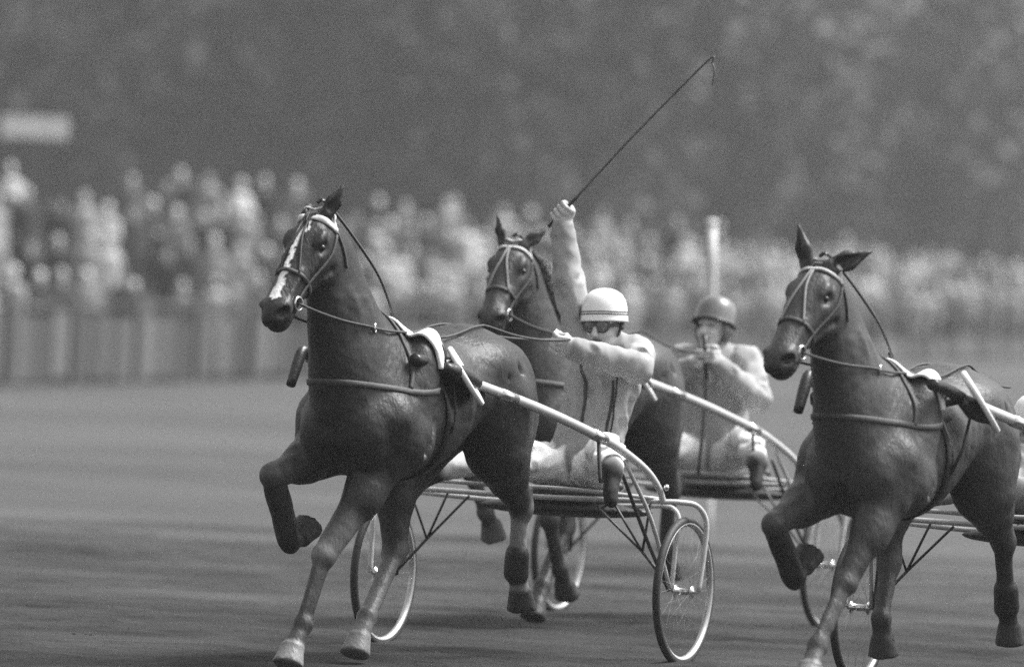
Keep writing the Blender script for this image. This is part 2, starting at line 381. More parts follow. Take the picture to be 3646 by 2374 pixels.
# the cinder track, its far edge wavering a little
tx = np.concatenate([[-90, -50, -25, -14, -9], np.arange(-7, 7.01, .11), [9, 14, 25, 50, 90]]); ty = np.concatenate([[-30, 0, 14, 22], np.arange(25.5, 47.51, .075)])
def vnoise(sx, sy, seed):
    g = np.random.default_rng(seed).normal(size=(64, 64)); U = (tx[:, None]/sx) % 63; W_ = (ty[None, :]/sy) % 63; i, j = U.astype(int), W_.astype(int); u, w = U-i, W_-j; u = u*u*(3-2*u); w = w*w*(3-2*w)
    return g[i, j]*(1-u)*(1-w)+g[i+1, j]*u*(1-w)+g[i, j+1]*(1-u)*w+g[i+1, j+1]*u*w
TZ = .008*vnoise(.9, .35, 1)+.005*vnoise(.35, .16, 2)+.003*vnoise(.22, .15, 3)
rg = np.random.default_rng(9)
for k in range(420):                                        # hoof prints
    hx_, hy_ = rg.uniform(-6, 6), rg.uniform(26, 46); dd = ((tx[:, None]-hx_)/.16)**2+((ty[None, :]-hy_)/.11)**2
    TZ += -.020*np.exp(-dd*2.2)+.008*np.exp(-(np.sqrt(dd)-1.25)**2*9)
fade = np.clip((7-np.abs(tx))/1.5, 0, 1)[:, None]*np.clip((ty-25)/1.5, 0, 1)*np.clip((47.5-ty)/1.5, 0, 1); TZ = np.clip(.012+TZ, -.012, .04)*fade+.004
V = []; F = []; nty = len(ty)+1
for i, x in enumerate(tx):
    e = 48.6+.25*math.sin(x*.9)+.18*math.sin(x*2.3+1)+RNG.normal()*.05-.012*x
    V += [(x, ty[j], max(TZ[i, j], .003)) for j in range(len(ty))]+[(x, e, .004)]
for i in range(len(tx)-1):
    for k in range(nty-1): a = i*nty+k; F.append((a, a+nty, a+nty+1, a+1))
tag(obj('track', pym('track', V, F), M_TRACK), kind='structure')
nC = 900; rg = np.random.default_rng(3); cy = 26.5+20*rg.random(nC)**1.3; cx = rg.uniform(-.115, .115, nC)*cy; cs = .004+.009*rg.random(nC)**3
base = np.array([(1, 0, 0), (-1, 0, 0), (0, 1, 0), (0, -1, 0), (0, 0, .8), (0, 0, -.6)], float); tri = np.array([(0, 2, 4), (2, 1, 4), (1, 3, 4), (3, 0, 4), (2, 0, 5), (1, 2, 5), (3, 1, 5), (0, 3, 5)])
CV = (base[None]*(1+rg.normal(size=(nC, 6, 1))*.3)*cs[:, None, None]*np.array([2.2, 1, .8])+np.stack([cx, cy, .004+cs*.3], 1)[:, None, :]).reshape(-1, 3); CT = (tri[None]+6*np.arange(nC)[:, None, None]).reshape(-1, 3)
tag(obj('dirt', npmesh('dirt', CV, CT), M_TRACK), 'loose clods of dark dirt scattered over the track', kind='stuff')
# added wooded rise behind the trees, keeping bright sky out of crown gaps
hx = np.linspace(-420, 420, 61); hy = np.linspace(330, 640, 24); V = []; F = []
for y in hy:
    for x in hx:
        t = (y-330)/310; V.append((x, y, gz(400)-.5+(46*t**.8+5*math.sin(x*.02+1)*t+2.2*math.sin(x*.13+y*.07)+1.5*math.sin(x*.31-y*.11))*min(1, t*5)))
for j in range(len(hy)-1):
    for i in range(len(hx)-1): a = j*len(hx)+i; F.append((a, a+1, a+1+len(hx), a+len(hx)))
tag(obj('sky_screen_hill', pym('sky_screen_hill', V, F), M_SKY_SCREEN), kind='structure')

# fence of pale boards along the crowd
FA, FB = np.array([-11.2, 101.]), np.array([17.8, 200.]); FD = (FB-FA)/np.linalg.norm(FB-FA); FL = np.linalg.norm(FB-FA); FN = np.array([-FD[1], FD[0]])
if FN[1] < 0: FN = -FN
fence = empty('crowd_fence', (FA[0], FA[1], gz(FA[1]))); tag(fence, 'long pale board fence with dark posts in front of the spectators', 'fence')
fang = math.atan2(FD[1], FD[0]); FR = np.array([[math.cos(fang), -math.sin(fang), 0], [math.sin(fang), math.cos(fang), 0], [0, 0, 1]])
nspan = 32; step = FL/nspan
post_me = MB().box((0, 0, .75), (.26, .16, 1.62), FR); post_me = pym('fence_post', post_me.V, post_me.F)
pan_me = []
for v in range(3):
    b = MB(); wv = (step-.5)/3; b.box((0, 0, .74), (wv*(.80, .92, .7)[v], (.06, .09, .05)[v], 1.22), FR); pan_me.append(pym('fence_panel', b.V, b.F))
rail_me = MB().box((0, 0, 1.42), (step, .09, .09), FR); rail_me = pym('fence_rail', rail_me.V, rail_me.F)
for i in range(nspan+1):
    p = FA+FD*step*i; z = gz(p[1])
    o = obj('post', post_me, M_DARKWOOD, fence, False); o.location = (p[0]-FA[0], p[1]-FA[1], z-gz(FA[1]))
    if i < nspan:
        q = FA+FD*step*(i+.5); z = gz(q[1])-gz(FA[1])
        for k in range(3):
            q2 = FA+FD*(step*i+.25+(step-.5)*(k+.5)/3)
            o = obj('panel', pan_me[int(RNG.integers(0, 3))], M_BOARD, fence, False); o.material_slots[0].link = 'OBJECT'; o.material_slots[0].material = M_BOARDS[int(RNG.integers(0, 3))]
            o.location = (q2[0]-FA[0], q2[1]-FA[1], z+RNG.uniform(-.08, .05)); o.scale = (1, 1, 1-.5*min(1, i/nspan*1.5))
        o = obj('rail', rail_me, M_DARKWOOD, fence, False); o.location = (q[0]-FA[0], q[1]-FA[1], z)

# spectators
def spectator_mesh(v):
    f = Field((-.45, -.35, -.03), (.45, .35, 1.95), .03); c = .3
    f.cone((0, .1, .08), (0, .09, .85), .06, .09, .03, .06); f.cone((0, -.1, .08), (0, -.09, .85), .06, .09, .03, .06)
    f.cone((.1, .1, .05), (0, .1, .05), .05, .05, .03, .03); f.cone((.1, -.1, .05), (0, -.1, .05), .05, .05, .03, .03)
    f.cone((0, 0, .62), (0, 0, 1.32), .17, .17, .06, c, ((0, 1, 0), 1.25)); f.cone((0, -.14, 1.38), (0, .14, 1.38), .085, .085, .06, c)
    f.cone((0, 0, 1.4), (.01, 0, 1.55), .055, .05, .03, .35); f.ell((.02, 0, 1.63), (.10, .085, .13), .02, .5)
    if v in (1, 3): f.ell((-.01, 0, 1.68), (.108, .09, .10), .01, .05 if v == 1 else .6)
    for s in (1, -1):
        if v == 2 and s == 1: J = [(0, .2, 1.38), (.1, .34, 1.2), (.16, .3, 1.5)]
        elif v == 3: J = [(0, .2*s, 1.38), (.1, .25*s, 1.1), (.24, .04*s, 1.12)]
        else: J = [(0, .2*s, 1.38), (-.02, .26*s, 1.1), (.08, .26*s, .86)]
        f.chain(J, [.07, .06, .05], .03, c); f.ell(J[2], (.05, .045, .06), .02, .35)
    return f.mesh('spectator', extra=lambda V: ((f.sample(V)[1] > .24) & (f.sample(V)[1] < .335)).astype(float))
SPM = [spectator_mesh(v) for v in range(4)]
rows = [(.55, .15, .30), (1.3, .85, .60), (2.1, 1.65, 1.0), (2.9, 2.35, 1.35)]
tonesets = [(.04, 'dark coat'), (.09, 'dark grey jacket'), (.2, 'mid grey jacket'), (.33, 'pale coat'), (.5, 'white shirt')]
rown = ['front row at the board fence', 'second row behind the fence', 'third row up the bank', 'back row on top of the bank']
steps_b = MB(); terr = []
for r, (off, zl, zr) in enumerate(rows):
    s = 1.0+r*.37
    while s < FL-1:
        u = s/FL; p = FA+FD*s+FN*(off+RNG.uniform(-.12, .12)); z = gz(p[1])+zl+(zr-zl)*u
        if RNG.random() < (.93 if r < 3 else max(.25, .9-u)):
            k = RNG.choice(5, p=[.34, .18, .16, .19, .13]); vi = int(RNG.choice(4, p=[.4, .2, .12, .28]))
            o = obj('person', SPM[vi], M_CROWD); tv = tonesets[k][0]*RNG.uniform(.85, 1.15); o.color = (tv, tv, tv, 1)
            o.location = (p[0], p[1], z-.004); o.rotation_euler = (0, 0, -math.pi/2+RNG.normal()*.45); sc = RNG.uniform(.92, 1.08); o.scale = (sc, sc, sc)
            tag(o, 'blurred spectator in a %s in the %s' % (tonesets[k][1], rown[r]), 'person', 'spectators along the track')
        s += RNG.uniform(.95, 1.75)
# the stepped bank they stand on
V = []; F = []; prof = [(.15, 0), (.15, 1), (.92, 1), (.92, 2), (1.7, 2), (1.7, 3), (2.5, 3), (2.5, 4), (6., 4), (9., 5)]
for i in range(41):
    u = i/40
    for off, lv in prof:
        p = FA+FD*FL*u+FN*off; z = gz(p[1])
        z += -.3 if lv in (0, 5) else rows[lv-1][1]+(rows[lv-1][2]-rows[lv-1][1])*u-.004
        V.append((p[0], p[1], z))
n = len(prof)
for i in range(40):
    for k in range(n-1): F.append((i*n+k, (i+1)*n+k, (i+1)*n+k+1, i*n+k+1))
tag(obj('bank', pym('bank', V, F), M_GRASS, smooth=False), kind='structure')

# white board on posts above the crowd, white track post
sg = empty('sign_board', (-8.74, 118, gz(118))); tag(sg, 'small blank white board raised on posts above the crowd', 'sign')
MB().box((0, 0, 4.5), (1.2, .05, .40)).build('board', M_SIGN, sg, False)
for x in (-.5, .5): MB().box((x, .06, 2.4), (.07, .07, 4.7)).build('post', M_DARKWOOD, sg, False)
pp = empty('track_post', (1.60, 51, 0)); tag(pp, 'tall white post with a small cap beside the track', 'post')
MB().tube([(0, 0, -.1), (-.03, 0, 1.2), (-.075, 0, 2.42)], .038, 14, 4).build('pole', M_POST, pp)
MB().lathe([(0, -.02), (.044, -.02), (.05, 0), (.044, .015), (0, .025)], (-.075, 0, 2.45), (0, 0, 1), 16).build('cap', M_SIGN, pp)

# trees
def leaf_material(name, a, b):
    m = bpy.data.materials.new(name); m.use_nodes = True; N = m.node_tree.nodes; Lk = m.node_tree.links; p = N['Principled BSDF']; p.inputs['Roughness'].default_value = .7
    at = N.new('ShaderNodeAttribute'); at.attribute_name = 'tone'; mr = N.new('ShaderNodeMapRange'); mr.inputs[3].default_value = a; mr.inputs[4].default_value = b
    Lk.new(at.outputs['Fac'], mr.inputs[0]); Lk.new(mr.outputs[0], p.inputs['Base Color']); return m
M_LEAF = [leaf_material('dark_foliage', .045, .068), leaf_material('pale_foliage', .08, .11)]
def crown_mesh(seed, H, W, n=3200):
    rg = np.random.default_rng(seed); nc = 46; cc = []
    while len(cc) < nc:
        p = rg.uniform(-1, 1, 3)
        if p@p < 1: cc.append((p[0]*W*.85, p[1]*W*.85, H*.55+p[2]*H*.44))
    cc = np.array(cc); cr = rg.uniform(.8, 1.9, nc)*W/4; ct = rg.uniform(0, 1, nc)
    k = rg.integers(0, nc, n); d = rg.normal(size=(n, 3)); d /= np.linalg.norm(d, axis=1, keepdims=True)
    C = cc[k]+d*(cr[k]*rg.uniform(.35, 1, n)**.6)[:, None]; sz = rg.uniform(.16, .42, n)
    a = rg.normal(size=(n, 3)); a /= np.linalg.norm(a, axis=1, keepdims=True); b = np.cross(a, rg.normal(size=(n, 3))); b /= np.linalg.norm(b, axis=1, keepdims=True)
    a *= sz[:, None]; b *= sz[:, None]*.7
    V = np.stack([C-a-b*.3, C-b, C+a+b*.2, C+b], 1).reshape(-1, 3)
    T = np.repeat(np.clip(ct[k]+rg.normal(size=n)*.15, 0, 1), 4)
    return npmesh('crown', V, np.arange(4*n).reshape(-1, 4), {'tone': T})
def trunk_mesh(seed, H):
    rg = np.random.default_rng(seed); b = MB(); b.tube([(0, 0, -.3), (.1, 0, H*.2), (0, .15, H*.5), (.1, .1, H*.85)], [.34, .27, .18, .05], 9, 4)
    for i in range(7):
        z = H*rg.uniform(.2, .6); a = rg.uniform(0, 6.28); l = rg.uniform(1.5, 3.2); b.tube([(0, 0, z), (math.cos(a)*l*.5, math.sin(a)*l*.5, z+l*.35), (math.cos(a)*l, math.sin(a)*l, z+l)], [.11, .07, .02], 6, 3)
    return pym('trunk', b.V, b.F)
TP = [(crown_mesh(i, h, w), trunk_mesh(i, h)) for i, (h, w) in enumerate([(17, 4.2), (15, 3.8), (19, 4.8), (16, 4.5)])]
def tree(x, y, k, pale, sc):
    t = empty('tree', (x, y, gz(y)), RNG.uniform(0, 6.28), sc); c = obj('crown', TP[k][0], None, t, False); obj('trunk', TP[k][1], M_BARK, t)
    if not c.data.materials: c.data.materials.append(M_LEAF[0])
    c.material_slots[0].link = 'OBJECT'; c.material_slots[0].material = M_LEAF[pale]
    tag(t, 'pale leafy tree standing out of focus behind the crowd' if pale else 'dark leafy tree standing out of focus behind the crowd', 'tree', 'trees behind the crowd')
i = 0
for row, (y0, dx, sh) in enumerate([(222, 4.6, 0), (238, 5.2, 2.), (262, 5.6, 1.)]):
    x = -24-row*2+sh
    while x < 30+row*3:
        tree(x+RNG.uniform(-1, 1), y0+RNG.uniform(-5, 5)+max(0, x)*2.2, i % 4, int(RNG.random() < (.2 if x < 6 else .7)), RNG.uniform(.85, 1.15)); x += dx*RNG.uniform(.85, 1.15); i += 1  # pale crowns favoured on the right, their leaf colour carrying haze brightening

# ------------------------------------------------------------------ horses
def horse(sp):
    root = empty('horse'); place(root, sp['loc'], sp['yaw']); s_ = sp.get('scale', 1); root.scale = (s_, s_*1.1, s_)
    tag(root, sp['label'], 'horse', 'trotting horses')
    c = sp['coat']; dk = sp.get('dark', c*.45)
    f = Field((-1.32, -.44, -.03), (1.52, .44, 2.36), sp.get('h', .0095))
    T = [(-.93, 1.36, 1.22, .05), (-.86, 1.46, 1.12, .16), (-.73, 1.555, 1.05, .225), (-.55, 1.61, 1.08, .262), (-.40, 1.60, 1.12, .255), (-.25, 1.565, 1.065, .258), (-.10, 1.54, .985, .270),
         (.05, 1.535, .905, .278), (.2, 1.55, .88, .268), (.33, 1.60, .865, .245), (.45, 1.585, .87, .235), (.58, 1.50, .90, .225), (.68, 1.40, .95, .19), (.76, 1.27, 1.02, .11), (.79, 1.2, 1.08, .04)]
    f.loft((0, 0, 0), (1, 0, 0), (0, 0, 1), [(x, (a+b)/2, (a-b)/2, w, .10+.14*(x > .15)) for x, a, b, w in T], .03, c)
    P, Mz = np.array(sp['poll'], float), np.array(sp['muzzle'], float); a = nrm(Mz-P); HL = np.linalg.norm(Mz-P)
    lat = nrm(np.cross([0, 0, 1], a)); tilt = sp.get('tilt', 0.); lat = nrm(lat+np.array([0, 0, tilt])); lat = nrm(lat-a*(lat@a)); up = np.cross(a, lat)
    HP = lambda t, u, l: P+a*(t*HL)+up*u+lat*l
    # neck
    A = np.array([.50, 0, 1.20]); B = P+a*.06-up*.06; NL = np.linalg.norm(B-A)
    f.loft(A, B, (-1, 0, .3), [(0, 0, .37, .19, .1), (.2*NL, .0, .33, .16, .15), (.45*NL, 0, .265, .125, .18), (.7*NL, .0, .21, .10, .1), (.9*NL, .0, .175, .088, 0), (NL, 0, .13, .075, 0), (NL+.05, 0, .06, .04, 0)], .10, c)
    for sd in (1, -1):
        f.ell((.40, .185*sd, 1.27), (.30, .090, .12), .035, c, [(-.35, 0, .94), (0, 1, 0), (.94, 0, .35)])   # shoulder blade
        f.ell((.45, .195*sd, 1.07), (.15, .09, .14), .03, c)                                              # triceps
        f.ell((.69, .10*sd, 1.09), (.125, .098, .18), .022, c)                                             # breast
        f.ell((-.60, .155*sd, 1.24), (.26, .125, .28), .07, c, [(.95, 0, .3), (0, 1, 0), (-.3, 0, .95)])    # quarters
        f.ell((-.42, .19*sd, 1.20), (.13, .085, .20), .07, c)                                              # thigh front
        f.ell((-.40, .16*sd, 1.42), (.15, .10, .10), .10, c)                                               # point of hip
        f.cone((.62, .06*sd, 1.35), (.86, .045*sd, 1.72), .045, .03, .03, c)                                 # neck muscle
        f.cone((.24, .26*sd, 1.42), (.44, .26*sd, 1.02), .016, .024, .035, None, None, True)                    # groove behind the shoulder
        f.cone((.60, .25*sd, 1.36), (.70, .19*sd, 1.12), .015, .018, .03, None, None, True)                     # groove in front of it
        f.cone((-.50, .275*sd, 1.40), (-.70, .25*sd, 1.08), .016, .016, .04, None, None, True)                   # hamstring groove
        for i_ in range(5): f.cone((-.02-.09*i_, .275*sd, 1.36), (.04-.10*i_, .262*sd, 1.06), .006, .006, .03, None, None, True)   # ribs
    f.cone((.84, 0, 1.22), (.78, 0, .95), .012, .016, .035, None, None, True)
    # fore legs and hind legs
    for nm, sd in (('LF', 1), ('RF', -1)):
        E_, K, Ft, C, dv = [np.array(v, float) for v in sp[nm]]; tn = sp[nm+'t']
        f.cone((.60, .165*sd, 1.16), E_, .10, .098, .07, c)
        f.cone(E_, K, .104, .052, .04, c, ((0, 1, 0), .85)); ax = nrm(K-E_); f.ell(E_+(K-E_)*.28, (.15, .085, .10), .04, c, [ax, (0, 1, 0), np.cross(ax, (0, 1, 0))])
        if tn[0] is not None: f.cone(E_+(K-E_)*.55, K, .061, .053, .010, tn[0])
        kx = nrm(Ft-K); f.ell(K, (.060, .051, .057), .014, tn[1], [kx, (0, 1, 0), np.cross(kx, (0, 1, 0))])
        back = np.cross(kx, (0, 1, 0)); back = back if back@nrm(np.cross((0, 1, 0), ax)) < 0 else -back
        f.cone(K, Ft, .036, .032, .014, tn[2]); f.cone(K+back*.030, Ft+back*.028, .020, .021, .008, tn[2])
        f.ell(Ft, (.046, .044, .052), .012, tn[3]); f.cone(Ft, C, .036, .043, .012, tn[4]); f.ell(C, (.05, .05, .02), .008, tn[4], [(dv[2], 0, -dv[0]), (0, 1, 0), dv]); f.hoof(C, dv, .09, .049, .068, tn[5])
        if tn[6]: f.cone(K+(Ft-K)*.18, K+(Ft-K)*.95, .050, .052, .006, tn[6])
    for nm, sd in (('LH', 1), ('RH', -1)):
        St, Hk, Ft, C, dv = [np.array(v, float) for v in sp[nm]]; tn = sp[nm+'t']
        f.cone((-.52, .145*sd, 1.22), St, .17, .135, .09, c); f.cone((-.70, .13*sd, 1.16), Hk+(St-Hk)*.55, .13, .08, .08, c)
        f.cone(St, Hk, .132, .058, .05, c, ((0, 1, 0), .8)); ax = nrm(Hk-St)
        kx = nrm(Ft-Hk); f.ell(Hk, (.078, .055, .062), .018, tn[1], [kx, (0, 1, 0), np.cross(kx, (0, 1, 0))])
        bk = -nrm(nrm(St-Hk)+nrm(Ft-Hk)+np.array([1e-3, 0, 0])); bk = bk if bk[0] < .2 else -bk
        f.cone(Hk, Hk+bk*.055-kx*.045, .036, .026, .02, tn[1]); f.cone(Hk+bk*.05-kx*.04, Hk+(St-Hk)*.5+bk*.03, .017, .03, .03, c)
        f.cone(Hk, Ft, .041, .036, .016, tn[2]); f.cone(Hk+bk*.030, Ft+bk*.026, .022, .022, .008, tn[2])
        f.ell(Ft, (.048, .046, .054), .012, tn[3]); f.cone(Ft, C, .038, .044, .012, tn[4]); f.hoof(C, dv, .09, .050, .068, tn[5])
        if tn[6]: f.cone(Hk+(Ft-Hk)*.72, Ft, .054, .057, .006, tn[6])
    # head
    st = [(-.03, .02, .05, .04, 0), (.05, .065, .10, .068, -.05), (.15, .085, .14, .088, -.12), (.27, .088, .175, .094, -.14), (.38, .084, .178, .088, -.08), (.5, .075, .135, .070, 0), (.62, .068, .10, .058, .06),
          (.74, .062, .084, .053, .1), (.85, .060, .086, .058, .05), (.93, .056, .084, .060, 0), (.99, .044, .070, .052, 0), (1.03, .02, .042, .034, 0)]
    f.loft(P, Mz, up, [(t*HL, (u-d*1.14)/2, (u+d*1.14)/2, w*1.06*sp.get('headw', 1.), e) for t, u, d, w, e in st], .03, c)
    muz = sp.get('muzzle_tone', .040)
    for sd in (1, -1):
        f.ell(HP(.29, -.095, .058*sd), (.115, .040, .092), .018, c, [a, lat, up]); f.ell(HP(.19, .045, .088*sd), (.028, .012, .018), .02, None, [a, lat, up], True); f.cone(HP(.36, -.10, .098*sd), HP(.62, -.06, .072*sd), .016, .010, .02, None, None, True)                           # cheek
        f.cone(HP(.36, .008, .088*sd), HP(.58, -.008, .064*sd), .016, .011, .012, c)                          # facial crest
        f.ell(HP(.265, .048, .078*sd), (.050, .022, .022), .02, c, [a, lat, up])                             # brow
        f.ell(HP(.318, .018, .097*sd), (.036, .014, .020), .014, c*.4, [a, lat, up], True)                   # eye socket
        f.ell(HP(.895, .016, .046*sd), (.044, .028, .038), .018, muz, [a, lat, up])                           # nostril wing
        f.ell(HP(.95, .022, .066*sd), (.034, .030, .022), .006, .003, [a*.9+up*.35, lat+a*.35, up-a*.3], True)                   # nostril
        f.cone(HP(.56, .03, .052*sd), HP(.84, .02, .047*sd), .010, .012, .02, c)
    f.ell(HP(.95, -.062, 0), (.045, .040, .030), .02, muz, [a, lat, up])                                     # lower lip
    f.ell(HP(.955, -.036, 0), (.075, .075, .0045), .008, .008, [a, lat, up], True)                           # mouth
    for sd, dv, Lr in ((1, sp['earL'], sp.get('earlen', .17)), (-1, sp['earR'], sp.get('earlen', .17))):
        b0 = HP(.045, .055, .052*sd); dv = nrm(dv); fr = nrm(sp.get('earface', (.75, .55*sd, 0)) if False else np.array([.7, .6*sd, .1])); fr = nrm(fr-dv*(fr@dv)); wd = np.cross(dv, fr)
        m1 = b0+dv*Lr*.42; tp = b0+dv*Lr
        ew = sp.get('earw', 1.); f.cone(b0, m1, .030*ew, .036*ew, .015, c, (fr, .62)); f.cone(m1, tp, .036*ew, .006, .008, c, (fr, .62))
        f.cone(b0+dv*Lr*.22+fr*.022, tp-dv*.025+fr*.016, .022*ew, .003, .006, c*.6, (fr, .8), True)
    f.wrinkle(.0020, 24, (-1.3, -.44, .75), (1.0, .44, 1.7), 5, (1, 1, .5)); f.wrinkle(.0014, 60, (-1.2, -.44, .2), (1.2, .44, 1.7), 6, (1, 1, .4))
    blaze = sp.get('blaze')
    def paint(V, T):
        r = V-P; t = (r@a)/HL; u = r@up; l = r@lat
        near = (np.linalg.norm(r, axis=1) < .75) & (V[:, 2] > 1.3)
        m = near & (t > .80+.03*np.sin(l*60)); w = np.clip((t-.80)/.08, 0, 1); T = np.where(m, T*(1-w)+np.minimum(T, muz)*w, T)
        if blaze:
            wd = np.interp(t, [.10, .14, .22, .30, .36, .5, .7, .84, .88], [0, .022, .030, .012, .011, .013, .019, .027, 0]); off = np.interp(t, [.1, .3, .85], [-.004, -.006, -.002])
            m = near & (u > .01) & (t > .1) & (t < .88) & (np.abs(l-off+.004*np.sin(t*50)) < wd); T = np.where(m, blaze, T)
        return T
    body = obj('body', f.mesh('horse_body', paint), M_COAT, root)
    for sd in (1, -1):
        e = MB(); p = HP(.315, .020, .0815*sd); e.lathe([(0, -.017), (.008, -.0145), (.0145, -.008), (.017, 0), (.0145, .008), (.008, .0145), (0, .017)], p, lat, 14); e.build('eye', M_EYE, root)
    # hair
    def hair(name, roots, flow, length, n, r=.005, spread=.03):
        b = MB()
        for i in range(n):
            u = RNG.uniform(0, len(roots)-1.001); j = int(u); p = roots[j]+(roots[j+1]-roots[j])*(u-j); L = length*RNG.uniform(.6, 1.1); fl = flow(u/(len(roots)-1)); q = p.copy(); pts = [q.copy()]
            jt = RNG.normal(size=3)*spread
            for s in range(4): q = q+(fl[min(s, len(fl)-1)]+jt*(s+1)*.5)*L/4; pts.append(q.copy())
            b.tube(pts, [r, r*.9, r*.7, r*.2], 4, 2)
        return b.build(name, M_HAIR, root)
    upn = np.cross(nrm(B-A), [0, 1, 0]); upn = upn if upn[0] < 0 else -upn
    crest = np.array([A+(B-A)*t+upn*h for t, h in ((.3, .26), (.45, .21), (.62, .175), (.8, .155), (.95, .14))]); crest, _ = f.project(crest, -.005)
    msd = sp.get('mane_side', -1)
    hair('mane', list(crest), lambda u: [np.array([-.3, .55*msd, .45]), np.array([-.25, .8*msd, -.35]), np.array([-.1, .3*msd, -.95])], .17, 230, .0036, .13)
    hair('forelock', [HP(.03, .065, -.02), HP(.03, .065, .02)], lambda u: [up*.6+a*.5, a*.9+up*.2, a*.9-up*.1], sp.get('forelock', .12), 26, .005, .12)
    tr = [np.array([-.88, -.03, 1.42]), np.array([-.88, .03, 1.42])]
    hair('tail', tr, lambda u: [np.array([-.6, 0, -.1]), np.array([-.5, .1, -.7]), np.array([-.3, .12, -.95]), np.array([-.2, .1, -1.])], .55, 70, .007, .07)
    # ---- bridle and harness
    pale, lea = sp.get('browband', M_PALE), sp.get('leather', M_STRAP)
    ring = lambda t, u0, hu, hl, a0, a1, n: [HP(t, u0+hu*math.cos(q), hl*math.sin(q)) for q in np.linspace(a0, a1, n)]
    f.strap(ring(.10, 0, .09, .09, -1.75, 1.75, 13), sp.get('bb_w', .015), .006, .005, 3).build('browband', pale, root)
    f.strap([HP(.12, -.01, .09), HP(.02, .03, .08), HP(-.01, .07, .03), HP(-.01, .07, -.03), HP(.02, .03, -.08), HP(.12, -.01, -.09)], .018, .006, .005, 4).build('crownpiece', sp.get('crown', pale), root)
    f.strap(ring(.60, -.01, .085, .07, -math.pi, math.pi, 21), .020, .005, .003, 2).build('noseband', lea, root)
    for sd in (1, -1):
        f.strap([HP(.13, -.02, .095*sd), HP(.3, -.04, .10*sd), HP(.5, -.035, .08*sd), HP(.66, -.03, .065*sd), HP(.77, -.03, .06*sd)], .015, .005, .003, 5).build('cheekpiece', lea, root)
        f.strap([HP(.10, -.02, .09*sd), HP(.16, -.11, .085*sd), HP(.22, -.17, .05*sd), HP(.24, -.19, .0)], .013, .005, .004, 5).build('throatlatch', lea, root)
        f.strap([HP(.60, .04, .052*sd), HP(.45, .07, .035*sd), HP(.28, .085, .012*sd), HP(.10, .09, .004*sd)], .009, .005, .004, 5).build('face_strap', sp.get('facestrap', lea), root)
        rc = HP(.79, -.032, .066*sd); b = MB(); b.tube([rc+(a*math.cos(q)+up*math.sin(q))*.030 for q in np.linspace(0, 2*math.pi, 20, endpoint=False)], .0055, 6, closed=True); b.build('bit_ring', M_METAL, root)
    # overcheck from the poll to the saddle, in the air above the crest
    s0 = np.array([.27, 0, 1.63]); b = MB(); pts = spline([HP(-.02, .09, .0), HP(-.06, .05, .015)+np.array([0, .02, 0]), (P+s0)*.5+np.array([-.06, .05, .0]), s0+np.array([.05, .02, .02]), s0], 6); b.ribbon(pts, [np.array([-.4, .9, .3])]*len(pts), .022, .006, [.018, .02, .026, .03, .036]); b.build('overcheck', M_LEATHER, root)
    # saddle, girth, breast collar, neck strap
    sx = sp.get('saddle_x', .30); arc = lambda x, q0, q1, n, dx=0: [np.array([x+dx*abs(math.sin(q)), .31*math.sin(q), 1.23+.42*math.cos(q)]) for q in np.linspace(q0, q1, n)]
    f.band(arc(sx, -1.15, 1.15, 15, .05), (np.nan, 0, 1.23), .13, .010, .006, 3, [.04, .12, .13, .13, .12, .04]).build('saddle_pad', M_PAD, root)
    f.band(arc(sx-.07, -1.0, 1.0, 15, .03), (np.nan, 0, 1.23), .055, .016, .012, 3).build('saddle', M_LEATHER, root)
    f.band(arc(sx-.09, 0.9, 2*math.pi-.9, 25, .02), (np.nan, 0, 1.23), .05, .006, .004, 2).build('girth', M_LEATHER, root)
    zb = sp.get('collar_z', 1.30)
    f.band([(.05, .30, zb+.04), (.25, .30, zb+.01), (.5, .30, zb-.02), (.75, .25, zb), (.9, .0, zb+.02), (.75, -.25, zb), (.5, -.30, zb-.02), (.25, -.30, zb+.01), (.05, -.30, zb+.04)], (.35, 0, zb), .030, .005, .003, 6).build('breast_collar', lea, root)
    f.band([(.56, .30, zb), (.50, .28, 1.42), (.44, .18, 1.56), (.42, 0, 1.68), (.44, -.18, 1.56), (.50, -.28, 1.42), (.56, -.30, zb)], (.46, 0, 1.30), .020, .006, .004, 6).build('neck_strap', sp.get('neckstrap', lea), root)
    for sd in (1, -1):
        tg = np.array(sp['tug%s' % ('L' if sd > 0 else 'R')], float); b = MB(); b.tube([tg+np.array([.13, -.01*sd, .03]), tg+np.array([.05, 0, .01]), tg, tg+np.array([-.08, .01*sd, -.02]), tg+np.array([-.16, .02*sd, -.04])], [.022, .040, .046, .042, .028], 10, 3); b.build('tug', M_LEATHER, root)
        q, n = f.project(np.array([[sx-.05, .27*sd, 1.42], [sx-.08, .28*sd, 1.10]]), .005)
        b = MB(); b.ribbon([q[0], tg+np.array([.03, -.02*sd, .05])], [np.array([0, sd, .3])]*2, .035, .006); b.build('tug_strap', M_LEATHER, root)
        b = MB(); pts = [tg+np.array([.02, -.01*sd, -.03]), (tg+q[1])/2+np.array([-.02, 0, -.03]), q[1]+np.array([0, .005*sd, 0])]; b.ribbon(pts, [np.array([0, sd, .1])]*3, .022, .005); b.build('girth_strap', M_LEATHER, root)
    # reins: bit ring -> terret by the neck -> over the back -> the driver's hand
    hand = np.array(sp['hand'], float)
